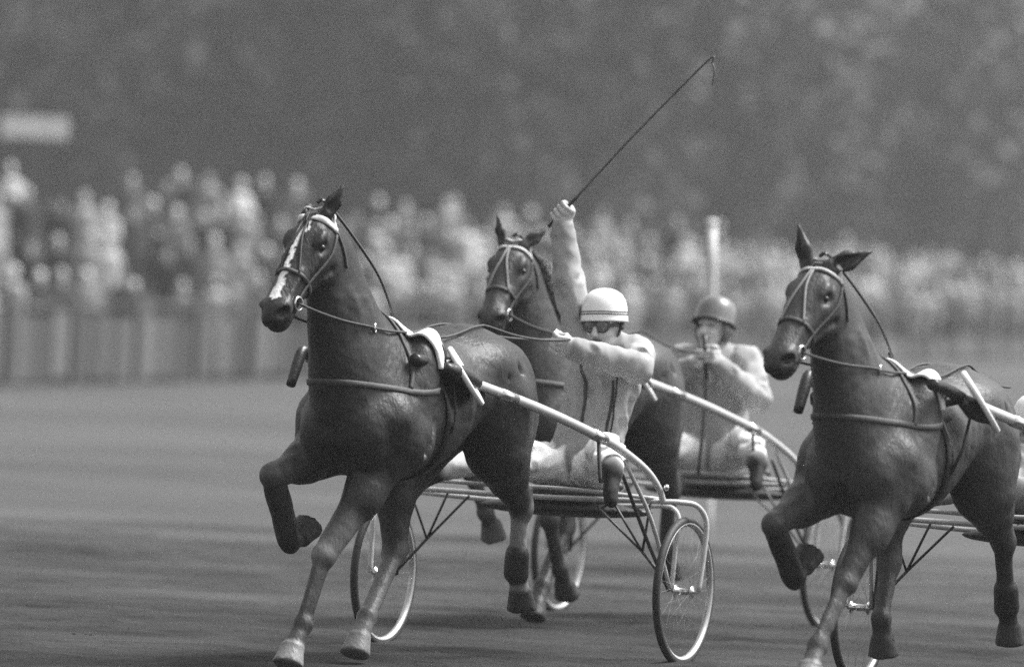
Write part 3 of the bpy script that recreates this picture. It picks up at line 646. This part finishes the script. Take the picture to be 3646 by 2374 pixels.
    for sd in (1, -1):
        tr_, tn_ = f.cast(np.array([[.70, .3*sd, 1.58]]), np.array([[.70, 0, 1.56]]), .016); tr_ = tr_[0]; back, _ = f.cast(np.array([[-.10, .13*sd, 1.7], [-.5, .11*sd, 1.7]]), np.array([[-.10, .03*sd, 1.2], [-.5, .03*sd, 1.2]]), .02)
        def seg(p, q, n, sag): return [p+(q-p)*t-np.array([0, 0, sag*4*t*(1-t)]) for t in np.linspace(0, 1, n, endpoint=False)]
        b0 = HP(.79, -.032, .070*sd)
        pts = seg(b0, tr_, 10, .012)+seg(tr_, back[0], 10, .006)+seg(back[0], back[1], 6, 0)+seg(back[1], hand+np.array([.02, .02*sd, 0]), 14, .03)+[hand+np.array([.02, .02*sd, 0])]
        for _ in range(2): pts = [pts[0]]+[(pts[i-1]+2*pts[i]+pts[i+1])/4 for i in range(1, len(pts)-1)]+[pts[-1]]
        for _ in range(3):
            pa = np.array(pts); dd = f.sample(pa)[0]; gg = f.grad(pa); mv = np.where(dd < .012, .012-dd, 0); mv[0] = 0; mv = np.clip(mv, 0, .03); pts = list(pa+gg*mv[:, None])
        b = MB(); b.tube(pts, .0065, 6); b.build('rein', lea, root)
        b = MB(); b.tube([tr_+(np.array([0, 0, 1])*math.cos(q)+np.array([.9, .3*sd, 0])*math.sin(q))*.022 for q in np.linspace(0, 2*math.pi, 16, endpoint=False)], .005, 6, closed=True); b.build('terret', M_METAL, root)
    return root, f, HP
G1, BK, WH = .15, .016, .55
H1 = dict(loc=(-.44, 30.4), yaw=25, label='dark bay horse with a white blaze in the lead, white browband', coat=.015, poll=(.945, -.035, 2.055), muzzle=(1.325, -.075, 1.585), blaze=.75,
    LF=[(.56, .12, .96), (.86, .0, .53), (1.0, -.02, .22), (1.07, -.03, .12), (.45, 0, -.85)], LFt=[G1, G1, .035, .03, .05, .20, None],
    RF=[(.55, -.18, .98), (.93, -.22, .88), (.77, -.20, .575), (.70, -.19, .60), (-.75, .1, .6)], RFt=[.05, .055, BK, BK, BK, .04, BK],
    LH=[(-.52, .18, 1.0), (-.88, .15, .75), (-.93, .12, .43), (-.985, .12, .34), (-.3, 0, -.95)], LHt=[None, .02, .30, .02, .30, .02, BK],
    RH=[(-.20, -.17, .98), (-.12, -.11, .53), (.19, -.09, .23), (.26, -.09, .14), (.45, 0, -.85)], RHt=[None, .02, .10, .05, .10, .15, None],
    earL=(-.3, .35, .9), earR=(-.9, -.25, .25), tugL=(.20, .29, 1.375), tugR=(.20, -.31, 1.375), hand=(-1.45, .10, 1.55), bb_w=.032, forelock=.12, earlen=.16)
H2 = dict(loc=(.39, 34.8), yaw=24, label='bay horse with a pale browband running behind the raised whip arm', coat=.030, poll=(.94, .0, 2.0), muzzle=(1.27, .01, 1.59), h=.013, muzzle_tone=.03,
    LF=[(.48, .14, .95), (.62, .1, .60), (.45, .1, .34), (.38, .1, .26), (-.6, 0, -.75)], LFt=[None, .03, .02, .02, .02, .03, None],
    RF=[(.55, -.18, .98), (.92, -.2, .85), (.77, -.17, .62), (.71, -.16, .56), (-.4, 0, -.9)], RFt=[None, .06, .05, .06, .06, .08, None],
    LH=[(-.52, .18, 1.0), (-.88, .15, .75), (-.93, .12, .43), (-.985, .12, .34), (-.3, 0, -.95)], LHt=[None, .05, .03, .03, .03, .02, None],
    RH=[(-.20, -.17, .98), (-.12, -.11, .53), (.19, -.09, .23), (.26, -.09, .14), (.45, 0, -.85)], RHt=[None, .035, .03, .03, .03, .03, None],
    earL=(-.55, .55, .6), earR=(.1, -.15, 1), tugL=(.14, .31, 1.36), tugR=(.14, -.31, 1.36), hand=(-1.30, .1, 1.5), facestrap=M_GREYSTRAP, forelock=.06, mane_side=1)
H3 = dict(loc=(1.76, 28.83), yaw=24, scale=.95, label='lighter brown horse with long upright ears leading on the outside', coat=.038, poll=(1.02, -.04, 2.0), muzzle=(1.41, -.10, 1.56), muzzle_tone=.05,
    LF=[(.62, .13, .98), (.88, .06, .60), (1.08, .02, .32), (1.15, .02, .23), (.5, 0, -.8)], LFt=[None, .05, .06, .06, .07, .14, None],
    RF=[(.58, -.19, .98), (.98, -.23, .85), (.78, -.2, .60), (.72, -.19, .66), (-.7, .1, .6)], RFt=[None, .05, BK, BK, .03, .04, BK],
    LH=[(-.52, .19, 1.0), (-.90, .16, .77), (-1.05, .14, .45), (-1.10, .14, .36), (-.25, 0, -.97)], LHt=[None, .04, .03, .02, .02, .03, BK],
    RH=[(-.22, -.17, 1.0), (-.20, -.12, .66), (-.06, -.10, .41), (-.09, -.10, .32), (-.3, 0, -.95)], RHt=[None, .07, .05, .04, .04, .04, None],
    earL=(-.45, .78, .42), earR=(.08, -.22, 1), earlen=.20, earw=1.3, headw=1.12, tugL=(.13, .34, 1.40), tugR=(.13, -.34, 1.40), hand=(-1.35, .0, 1.50), crown=M_PALE, forelock=.05, facestrap=M_GREYSTRAP, collar_z=1.33)
for hs in (H1, H2, H3): horse(hs)

# ------------------------------------------------------------------ sulkies
def sulky_parts():
    root = empty('sulky'); prim = {}
    for sd in (1, -1):
        m = lambda *p: np.array([p[0], p[1]*sd, p[2]])
        P = [m(2.0, .305, 1.42), m(1.75, .33, 1.366), m(1.1, .475, 1.225), m(.62, .59, 1.095), m(.44, .635, 1.03), m(.27, .685, .945), m(.16, .71, .86), m(.11, .72, .785)]
        sh = MB().tube(P, [.021, .024, .024, .024, .022, .018, .016, .016], 12, 6).build('shaft', M_SHAFT, root)
        for q0, q1 in ((m(1.40, .41, 1.289), m(1.28, .436, 1.263)), (m(.68, .576, 1.112), m(.58, .60, 1.082))):
            MB().tube([q0, q1], .0275, 12).build('sleeve', M_METAL, sh)
        tip = MB(); tip.tube([m(1.82, .322, 1.38), m(2.02, .305, 1.425), m(2.12, .295, 1.435)] if sd > 0 else [m(1.8, .325, 1.37), m(2.02, .30, 1.44), m(2.07, .30, 1.445), m(2.115, .30, 1.38), m(2.17, .30, 1.29)], [.028, .029, .026] if sd > 0 else [.026, .026, .026, .027, .022], 12, 4); tip.build('shaft_tip', M_LEATHER, sh)
        MB().tube([m(.11, .72, .79), m(.06, .79, .79), m(0, .85, .775), m(-.04, .885, .70), m(-.03, .885, .55), m(0, .875, .36)], .0135, 10, 6).build('arch', M_TUBE, root)
        MB().tube([m(-.06, .64, .765), m(-.06, .70, .755), m(-.05, .738, .70), m(-.02, .738, .55), m(0, .735, .36)], .012, 10, 6).build('inner_fork', M_TUBE, root)
        MB().tube([m(.40, .63, .985), m(.18, .69, .70), m(.02, .735, .37)], .011, 8, 4).build('strut', M_TUBE, root)
        MB().tube([m(.36, .60, .93), m(.16, .655, .62), m(.01, .725, .36)], .010, 8, 4).build('strut', M_DARKTUBE, root)
        J = m(0, .575, .54)
        for e in (m(.08, .64, .78), m(.07, .44, .775), m(.06, .33, .765)): MB().tube([J, e], .0065, 6).build('brace', M_DARKTUBE, root)
        MB().tube([m(0, .735, .37), J], .008, 6).build('brace', M_DARKTUBE, root)
        # foot rest hung from the shaft
        MB().tube([m(.62, .585, 1.08), m(.66, .61, .98), m(.68, .63, .88)], .010, 8, 4).build('foot_rest', M_DARKTUBE, root)
        MB().lathe([(0, -.012), (.014, -.008), (.016, 0), (.014, .008), (0, .012)], m(.14, .745, .86), (0, 1, 0), 10).build('knob', M_METAL, root)
        # wheel: tyre, rim, hub, spokes
        wh = empty('wheel', m(0, .80, .36)); wh.parent = root
        n = 72; b = MB(); b.tube([(math.cos(q)*.342, 0, math.sin(q)*.342) for q in np.linspace(0, 2*math.pi, n, endpoint=False)], .0195, 12, closed=True); b.build('tyre', M_TYRE, wh)
        b = MB(); b.lathe([(.326, -.016), (.331, -.018), (.331, .018), (.326, .016), (.316, .009), (.316, -.009)], (0, 0, 0), (0, 1, 0), 72, True); b.build('rim', M_RIM, wh)
        b = MB(); b.lathe([(0, -.062), (.010, -.062), (.010, -.05), (.030, -.046), (.030, -.040), (.017, -.036), (.017, .036), (.030, .040), (.030, .046), (.010, .05), (.010, .072), (0, .072)], (0, 0, 0), (0, 1, 0), 18); b.build('hub', M_METAL, wh)
        b = MB()
        for i in range(32):
            q = 2*math.pi*i/32; q2 = q+(.5 if i % 4 < 2 else -.5); y = .043 if i % 2 else -.043
            b.tube([(math.cos(q2)*.028, y, math.sin(q2)*.028), (math.cos(q)*.318, 0, math.sin(q)*.318)], .0007, 4)
        b.build('spokes', M_SPOKE, wh)
    MB().tube([(.11, -.72, .79), (.10, -.4, .785), (.09, 0, .78), (.10, .4, .785), (.11, .72, .79)], .0135, 10, 5).build('crossbar', M_TUBE, root)
    MB().tube([(-.06, -.64, .765), (-.14, -.3, .745), (-.16, 0, .74), (-.14, .3, .745), (-.06, .64, .765)], .0125, 10, 5).build('crossbar', M_TUBE, root)
    for y in (-.18, .0, .2, .38): MB().tube([(.10, y, .785), (-.15, y*.9, .742)], .009, 8).build('seat_rail', M_DARKTUBE, root)
    MB().tube([(.09, -.70, .80), (.26, -.42, .835), (.28, -.1, .83), (.26, .3, .83), (.09, .70, .80)], .011, 10, 6).build('seat_bow', M_TUBE, root)
    f = Field((-.45, -.45, .66), (.32, .7, .95), .013)
    f.ell((-.14, .10, .725), (.17, .46, .042), .02, .02); f.ell((-.16, .12, .80), (.18, .27, .04), .03, .02); f.ell((-.30, .12, .84), (.05, .22, .05), .03, .02)
    obj('seat', f.mesh('seat'), M_SEAT, root)
    # flat disc fixed beside the near shaft
    ds = MB(); n_ = nrm((-.315, .78, .54)); ds.lathe([(0, .007), (.12, .007), (.150, .013), (.156, .006), (.156, -.006), (.150, -.013), (.12, -.007), (0, -.007)], (1.72, .375, 1.365), n_, 40); ds.build('disc', M_PLATE, root)
    return root
S1L, S2L, S3L = (.155, 31.9), (1.05, 36.3), (2.417, 30.3)
sk1 = sulky_parts(); sk2 = copy_tree(sk1); sk3 = copy_tree(sk1)
for o, l, lb in ((sk1, S1L, 'two wheeled sulky drawn by the blazed lead horse'), (sk2, S2L, 'sulky behind carrying the driver in the grey helmet'), (sk3, S3L, 'sulky drawn by the lighter brown horse, cut by the picture edge')):
    place(o, l, 24); tag(o, lb, 'sulky', 'racing sulkies')

# ------------------------------------------------------------------ drivers
def fist(f, C, g, out, tone, r=.0122, rad=.030):
    C = np.asarray(C, float); g = nrm(g); out = np.asarray(out, float); out = nrm(out-g*(out@g)); sd = np.cross(g, out)
    f.ell(C-out*.036, (.054, .023, .046), .012, tone, [g, out, sd])
    for i, ln in enumerate((.9, 1.0, .97, .82)):
        c = C+g*(1.5-i)*.0275; pts = [c+(math.cos(q)*out+math.sin(q)*sd)*rad*rr for q, rr in ((R(215), 1.3), (R(135), 1.2), (R(60), 1.25*ln), (R(-20), 1.1), (R(-85), 1.0))]
        f.chain(pts, [r*1.1, r*1.08, r, r*.95, r*.8], .002, tone)
    f.chain([C-out*.03-sd*.03+g*.02, C-sd*.034+g*.036, C+out*.016-sd*.022+g*.046], [.014, .0125, .010], .008, tone)
def driver(sp):
    root = empty('person'); place(root, sp['loc'], 24); tag(root, sp['label'], 'person', 'sulky drivers')
    sh = np.array(sp.get('shift', (0, 0, 0)), float); J = {k: np.array(v, float)+sh for k, v in sp['J'].items()}
    lo = np.min([v for v in J.values()], 0)-.3; hi = np.max([v for v in J.values()], 0)+.3
    f = Field(lo, hi, sp.get('h', .0085)); jk, tr, bt, sk = sp['jacket'], sp['trousers'], .016, sp.get('skin', .34)
    fw = nrm(J['face']); pv, ch, nk, hd = J['pelvis'], J['chest'], J['neck'], J['head']; fw = nrm(np.array(sp['face'], float))
    sl, sr = J['shL'], J['shR']; lat = nrm(sl-sr); bf = nrm(np.cross(lat, nrm(nk-pv)))
    # trousers
    f.ell(pv, (.15, .20, .12), .05, tr)
    for s in 'LR':
        hip, kn, an, toe = J['hip'+s], J['kn'+s], J['an'+s], J['toe'+s]
        f.cone(hip, kn, .115, .090, .06, tr); f.ell(kn, (.088, .088, .088), .04, tr); f.cone(kn, an, .086, .060, .03, tr)
        f.cone(an+(kn-an)*.42, an, .058, .052, .008, bt); f.cone(an, toe, .05, .040, .02, bt, (nrm(np.cross(toe-an, kn-an)), .85)); f.ell(an-(kn-an)*.05, (.05, .05, .05), .02, bt)
    zt = max(J['knL'][2], J['knR'][2])+.1
    for i, s in enumerate('LR'):
        f.creases(J['hip'+s], J['kn'+s], (.112, .092), 15, 20+i, (.02, .14), (.5, 1.5), .014); f.creases(J['kn'+s], J['an'+s]*.6+J['kn'+s]*.4, (.088, .075), 9, 30+i, (.02, .10), (.6, 1.5), .012)
    f.wrinkle(.003, 34, lo, (hi[0], hi[1], zt), 4, ridge=True)
    # jacket
    g = Field(lo, hi, f.h); f2 = g
    f2.cone(pv+(ch-pv)*.12, pv+(ch-pv)*.55, .172, .165, .05, jk, (bf, .78)); f2.cone(pv+(ch-pv)*.5, ch, .165, .185, .06, jk, (bf, .74)); f2.cone(ch, nk-(nk-ch)*.3, .17, .10, .06, jk, (bf, .8))
    f2.cone(sl+(sr-sl)*.12, sr+(sl-sr)*.12, .085, .085, .05, jk)
    for s in 'LR':
        a, b, c = J['sh'+s], J['el'+s], J['wr'+s]; f2.cone(a, b, .088, .080, .04, jk); f2.ell(b, (.078, .078, .078), .02, jk); f2.cone(b, c, .077, .060, .02, jk)
        f2.creases(a, b, (.088, .080), 12, 40+ord(s), (.02, .12), (.6, 1.7), .013); f2.creases(b, c, (.077, .060), 9, 50+ord(s), (.02, .09), (.6, 1.6), .011)
        f2.cone(c-(c-b)*.06, c+(c-b)*.03, .062, .058, .006, jk*.8)                        # cuff
    f2.cone(nk-(nk-ch)*.22, nk+(nk-ch)*.04, .086, .080, .012, jk); f2.cone(nk+(nk-ch)*.0, nk+(nk-ch)*.12, .077, .074, .005, jk*.75)   # collar
    f2.cone(pv+(ch-pv)*.10, pv+(ch-pv)*.16, .188, .182, .008, jk*.9, (bf, .80))           # hem band
    f2.creases(pv+(ch-pv)*.15, ch, (.155, .16), 24, 70, (.12, .34), (.1, .7), .014); f2.creases(ch-(ch-pv)*.2, nk, (.16, .10), 10, 71, (.06, .2), (.2, 1.), .012)
    g.wrinkle(.0035, 30, lo, hi, 12, (1, 1, .5), ridge=True)
    m = g.D < f.D; f.T = np.where(m, g.T, f.T); h = np.maximum(.012-np.abs(f.D-g.D), 0)/.012; f.D = np.minimum(f.D, g.D)-h*h*.003
    # head
    u = nrm(np.array(sp['headup'], float)); u = nrm(u-fw*(u@fw)); l = np.cross(u, fw); ax = [fw, l, u]; Q = lambda a, b, c: hd+fw*a+l*b+u*c
    f.cone(nk, Q(-.02, 0, -.06), .062, .058, .03, sk)
    f.ell(Q(-.01, 0, .02), (.097, .076, .105), .02, sk, ax); f.ell(Q(.03, 0, -.055), (.062, .058, .065), .03, sk, ax); f.ell(Q(.066, 0, -.098), (.022, .026, .020), .02, sk, ax)
    f.cone(Q(.085, 0, .018), Q(.114, 0, -.028), .010, .015, .010, sk)
    for s in (1, -1):
        f.ell(Q(.106, .013*s, -.032), (.010, .009, .008), .008, sk, ax); f.ell(Q(.062, .042*s, -.025), (.025, .022, .020), .02, sk, ax); f.ell(Q(.078, .032*s, .030), (.014, .026, .010), .012, sk, ax)
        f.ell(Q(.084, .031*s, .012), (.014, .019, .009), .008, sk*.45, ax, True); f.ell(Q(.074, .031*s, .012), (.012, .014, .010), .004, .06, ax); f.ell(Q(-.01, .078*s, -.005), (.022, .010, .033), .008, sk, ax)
    f.ell(Q(.088, 0, -.062), (.020, .029, .0085), .010, sk*.7, ax); f.ell(Q(.10, 0, -.064), (.024, .028, sp.get('mouth', .004)+.003), .004, .02, ax, True); f.ell(Q(.083, 0, -.078), (.018, .022, .009), .01, sk*.8, ax)
    for s in 'LR':
        w = J['wr'+s]; H_ = J['hand'+s]; f.cone(w, w+(H_-w)*.75, .034, .030, .012, sp.get('glove', sk)); fist(f, H_, sp['grip'+s], sp['out'+s], sp.get('glove', sk))
    body = obj('body', f.mesh('driver_body', relax=1), M_CLOTH, root)
    # helmet
    hu = nrm(u*1.0-fw*sp.get('htilt', .08)); hm = sp['helmet']; b = MB(); k = 1.0
    pr = [(.0, .152), (.03, .150), (.06, .140), (.085, .122), (.103, .094), (.112, .06), (.115, .02), (.117, -.004), (.120, -.012), (.114, -.014), (.110, .02), (.10, .07), (.06, .12), (0, .14)]
    b.lathe(pr, Q(-.008, 0, .04), hu, 40); hel = b.build('helmet', hm, root)
    for i, zz in enumerate(sp.get('stripes', ())):
        b = MB(); rr = np.interp(zz, [-.004, .02, .06, .094], [.117, .115, .112, .103])+.0006; c0 = Q(-.008, 0, .04)+hu*zz; e1 = nrm(np.cross(hu, fw)); e2 = np.cross(e1, hu)
        b.tube([c0+(e1*math.cos(q)+e2*math.sin(q))*rr for q in np.linspace(0, 2*math.pi, 40, endpoint=False)], .0028, 6, closed=True); b.build('helmet_stripe', M_LEATHER, root).parent = hel
    if sp.get('rim'):
        b = MB(); c0 = Q(-.008, 0, .04)-hu*.01; e1 = nrm(np.cross(hu, fw)); e2 = np.cross(e1, hu); b.tube([c0+(e1*math.cos(q)+e2*math.sin(q))*.119 for q in np.linspace(0, 2*math.pi, 40, endpoint=False)], .007, 8, closed=True); b.build('helmet_rim', M_LEATHER, root).parent = hel
        for s in (1, -1):
            b = MB(); b.ribbon([Q(-.01, .094*s, .035), Q(-.015, .094*s, -.02), Q(-.005, .082*s, -.065)], [l*s]*3, .085, .012, [.10, .09, .04]); b.build('ear_flap', hm, root)
    for s in (1, -1):
        b = MB(); b.tube([Q(.0, .100*s, .03), Q(.008, .088*s, -.02), Q(.03, .064*s, -.085), Q(.05, .02*s, -.125), Q(.05, 0, -.128)], .006, 6, 5); b.build('chin_strap', M_LEATHER, root)
        b = MB(); b.lathe([(0, .012), (.014, .010), (.018, 0), (0, -.004)], Q(-.004, .092*s, .0), l*s, 12); b.build('strap_buckle', M_LEATHER, root)
    if sp.get('goggles'):
        for s in (1, -1):
            c0 = Q(.092, .034*s, .012); n_ = nrm(fw+l*.25*s); b = MB(); b.lathe([(0, .012), (.018, .010), (.028, .004), (.031, -.004)], c0, n_, 20); b.build('goggle_lens', M_GLASS, root)
            b = MB(); e1 = nrm(np.cross(n_, u)); b.tube([c0-n_*.003+(e1*math.cos(q)*1.05+u*math.sin(q)*.95)*.032 for q in np.linspace(0, 2*math.pi, 22, endpoint=False)], .005, 6, closed=True); b.build('goggle_frame', M_STRAP, root)
        b = MB(); pts = [Q(.085, .062, .012), Q(.03, .086, .014), Q(-.06, .080, .016), Q(-.11, 0, .018), Q(-.06, -.080, .016), Q(.03, -.086, .014), Q(.085, -.062, .012)]; b.ribbon(spline(pts, 4), [nrm(p-Q(-.01, 0, .012)) for p in spline(pts, 4)], .018, .003); b.build('goggle_strap', M_STRAP, root)
    for i, (pts, w) in enumerate(sp.get('trim', ())):
        f.strap([np.array(p, float)+sh for p in pts], w, .003, .002, 6).build('jacket_trim', M_LEATHER, root)
    return root, f, J
D1 = dict(loc=S1L, label='driver in a white helmet and goggles with his whip arm raised', shift=(-.2, -.086, 0), jacket=.34, trousers=.85, skin=.50, helmet=M_HELM, stripes=(.022, .034), goggles=True, mouth=.006,
    face=(1, -.05, -.08), headup=(.06, -.05, 1), htilt=.10, glove=.50,
    J=dict(pelvis=(-.02, .22, .93), chest=(-.10, .29, 1.36), neck=(-.08, .30, 1.53), head=(-.05, .30, 1.615), face=(1, 0, 0), hipL=(.02, .32, .92), hipR=(.02, .11, .92), knL=(.42, .54, 1.01), knR=(.42, .0, .985), anL=(.72, .70, .94), anR=(.74, -.19, .90), toeL=(.80, .74, .80), toeR=(.84, -.23, .84),
           shL=(-.08, .475, 1.49), shR=(-.10, .155, 1.545), elL=(.16, .57, 1.43), wrL=(.30, .315, 1.50), handL=(.345, .235, 1.53), elR=(-.08, .085, 1.84), wrR=(-.06, .055, 2.085), handR=(-.05, .05, 2.17)),
    gripL=(.25, .35, .9), outL=(.6, -.8, .1), gripR=(0, .69, .73), outR=(.75, -.6, .25),
    trim=[([(.05, .40, 1.36), (.06, .40, 1.2), (.07, .39, 1.05)], .016), ([(.05, .43, 1.36), (.06, .43, 1.2), (.07, .42, 1.05)], .010), ([(.05, .20, 1.45), (.07, .25, 1.3), (.09, .26, 1.1)], .02)])
d1, f1, J1 = driver(D1)
D2 = dict(loc=S2L, label='driver in a dark grey helmet sitting upright on the second sulky', shift=(-.05, -.02, 0), jacket=.34, trousers=.78, skin=.50, helmet=M_HELMG, rim=True, mouth=.012, h=.0115,
    face=(1, -.15, .12), headup=(-.08, 0, 1), htilt=.22,
    J=dict(pelvis=(0, .13, .93), chest=(-.03, .10, 1.32), neck=(-.01, .085, 1.53), head=(.02, .08, 1.625), face=(1, 0, 0), hipL=(.02, .23, .92), hipR=(.02, .03, .92), knL=(.42, .47, 1.02), knR=(.42, -.08, .98), anL=(.70, .65, .92), anR=(.72, -.28, .92), toeL=(.80, .69, .80), toeR=(.83, -.32, .82),
           shL=(-.02, .285, 1.455), shR=(-.02, -.13, 1.445), elL=(.12, .40, 1.26), wrL=(.26, .23, 1.42), handL=(.31, .19, 1.49), elR=(.10, -.24, 1.30), wrR=(.26, .07, 1.42), handR=(.31, .14, 1.46)),
    gripL=(0, 0, 1), outL=(1, -.2, 0), gripR=(0, .1, 1), outR=(1, .3, 0))
d2, f2_, J2 = driver(D2)
D3 = dict(loc=S3L, label='driver in a white helmet leaning back, cut off by the picture edge', shift=(-.12, .05, 0), jacket=.2, trousers=.3, skin=.36, helmet=M_HELM, stripes=(.022,), mouth=.004, h=.0125,
    face=(1, .0, -.1), headup=(.1, -.1, 1),
    J=dict(pelvis=(-.10, -.06, .93), chest=(-.40, -.16, 1.06), neck=(-.48, -.20, 1.14), head=(-.46, -.215, 1.205), face=(1, 0, 0), hipL=(-.02, .06, .92), hipR=(-.02, -.14, .92), knL=(.36, .32, 1.0), knR=(.36, -.22, .97), anL=(.68, .55, .92), anR=(.68, -.36, .92), toeL=(.80, .59, .82), toeR=(.80, -.40, .82),
           shL=(-.38, .02, 1.10), shR=(-.40, -.36, 1.08), elL=(-.14, .12, 1.04), wrL=(.10, .05, 1.20), handL=(.16, .03, 1.24), elR=(-.16, -.42, 1.04), wrR=(.08, -.20, 1.18), handR=(.14, -.16, 1.22)),
    gripL=(0, 0, 1), outL=(1, -.2, 0), gripR=(0, .1, 1), outR=(1, .3, 0))
driver(D3)
# whips
wp = empty('whip'); place(wp, S1L, 24); tag(wp, 'long thin whip raised high in the fist of the white helmeted driver', 'whip')
hR = J1['handR']; tp = np.array([-.1, .763, 2.93])+np.array(D1['shift']); dr = nrm(tp-hR)
MB().tube([hR-dr*.10, hR, hR+dr*.12], [.009, .010, .008], 8, 3).build('handle', M_LEATHER, wp)
MB().tube([hR+dr*.10, hR+(tp-hR)*.5+np.array([0, .0, .012]), tp, tp+np.array([0, .028, -.008]), tp+np.array([0, .042, -.05]), tp+np.array([0, .034, -.115])], [.007, .0062, .0055, .005, .0048, .0045], 6, 10).build('shaft', M_WHIP, wp)
w2 = empty('whip'); place(w2, S2L, 24); tag(w2, 'dark whip held upright in front of the second driver', 'whip')
hL = J2['handL']; MB().tube([hL+np.array([.02, -.03, .10]), hL+np.array([.02, -.01, -.14])], .014, 10, 3).build('handle', M_LEATHER, w2)
MB().tube([hL+np.array([.02, -.01, -.13]), hL+np.array([.06, -.0, -.40]), hL+np.array([.10, .0, -.66])], [.012, .010, .009], 8, 4).build('shaft', M_DARKTUBE, w2)

# ------------------------------------------------------------------ the damp air over the course
hz = MB().box((0, 780, 36), (1400, 1760, 80)); ho = obj('haze', pym('haze', hz.V, hz.F), None, None, False); tag(ho, kind='stuff')
hm = bpy.data.materials.new('haze_air'); hm.use_nodes = True; hm.node_tree.nodes.clear()
pv_ = hm.node_tree.nodes.new('ShaderNodeVolumePrincipled'); pv_.inputs['Color'].default_value = (.9, .9, .9, 1); pv_.inputs['Density'].default_value = .00055; pv_.inputs['Anisotropy'].default_value = .2
oo = hm.node_tree.nodes.new('ShaderNodeOutputMaterial'); hm.node_tree.links.new(pv_.outputs[0], oo.inputs['Volume']); ho.data.materials.append(hm)
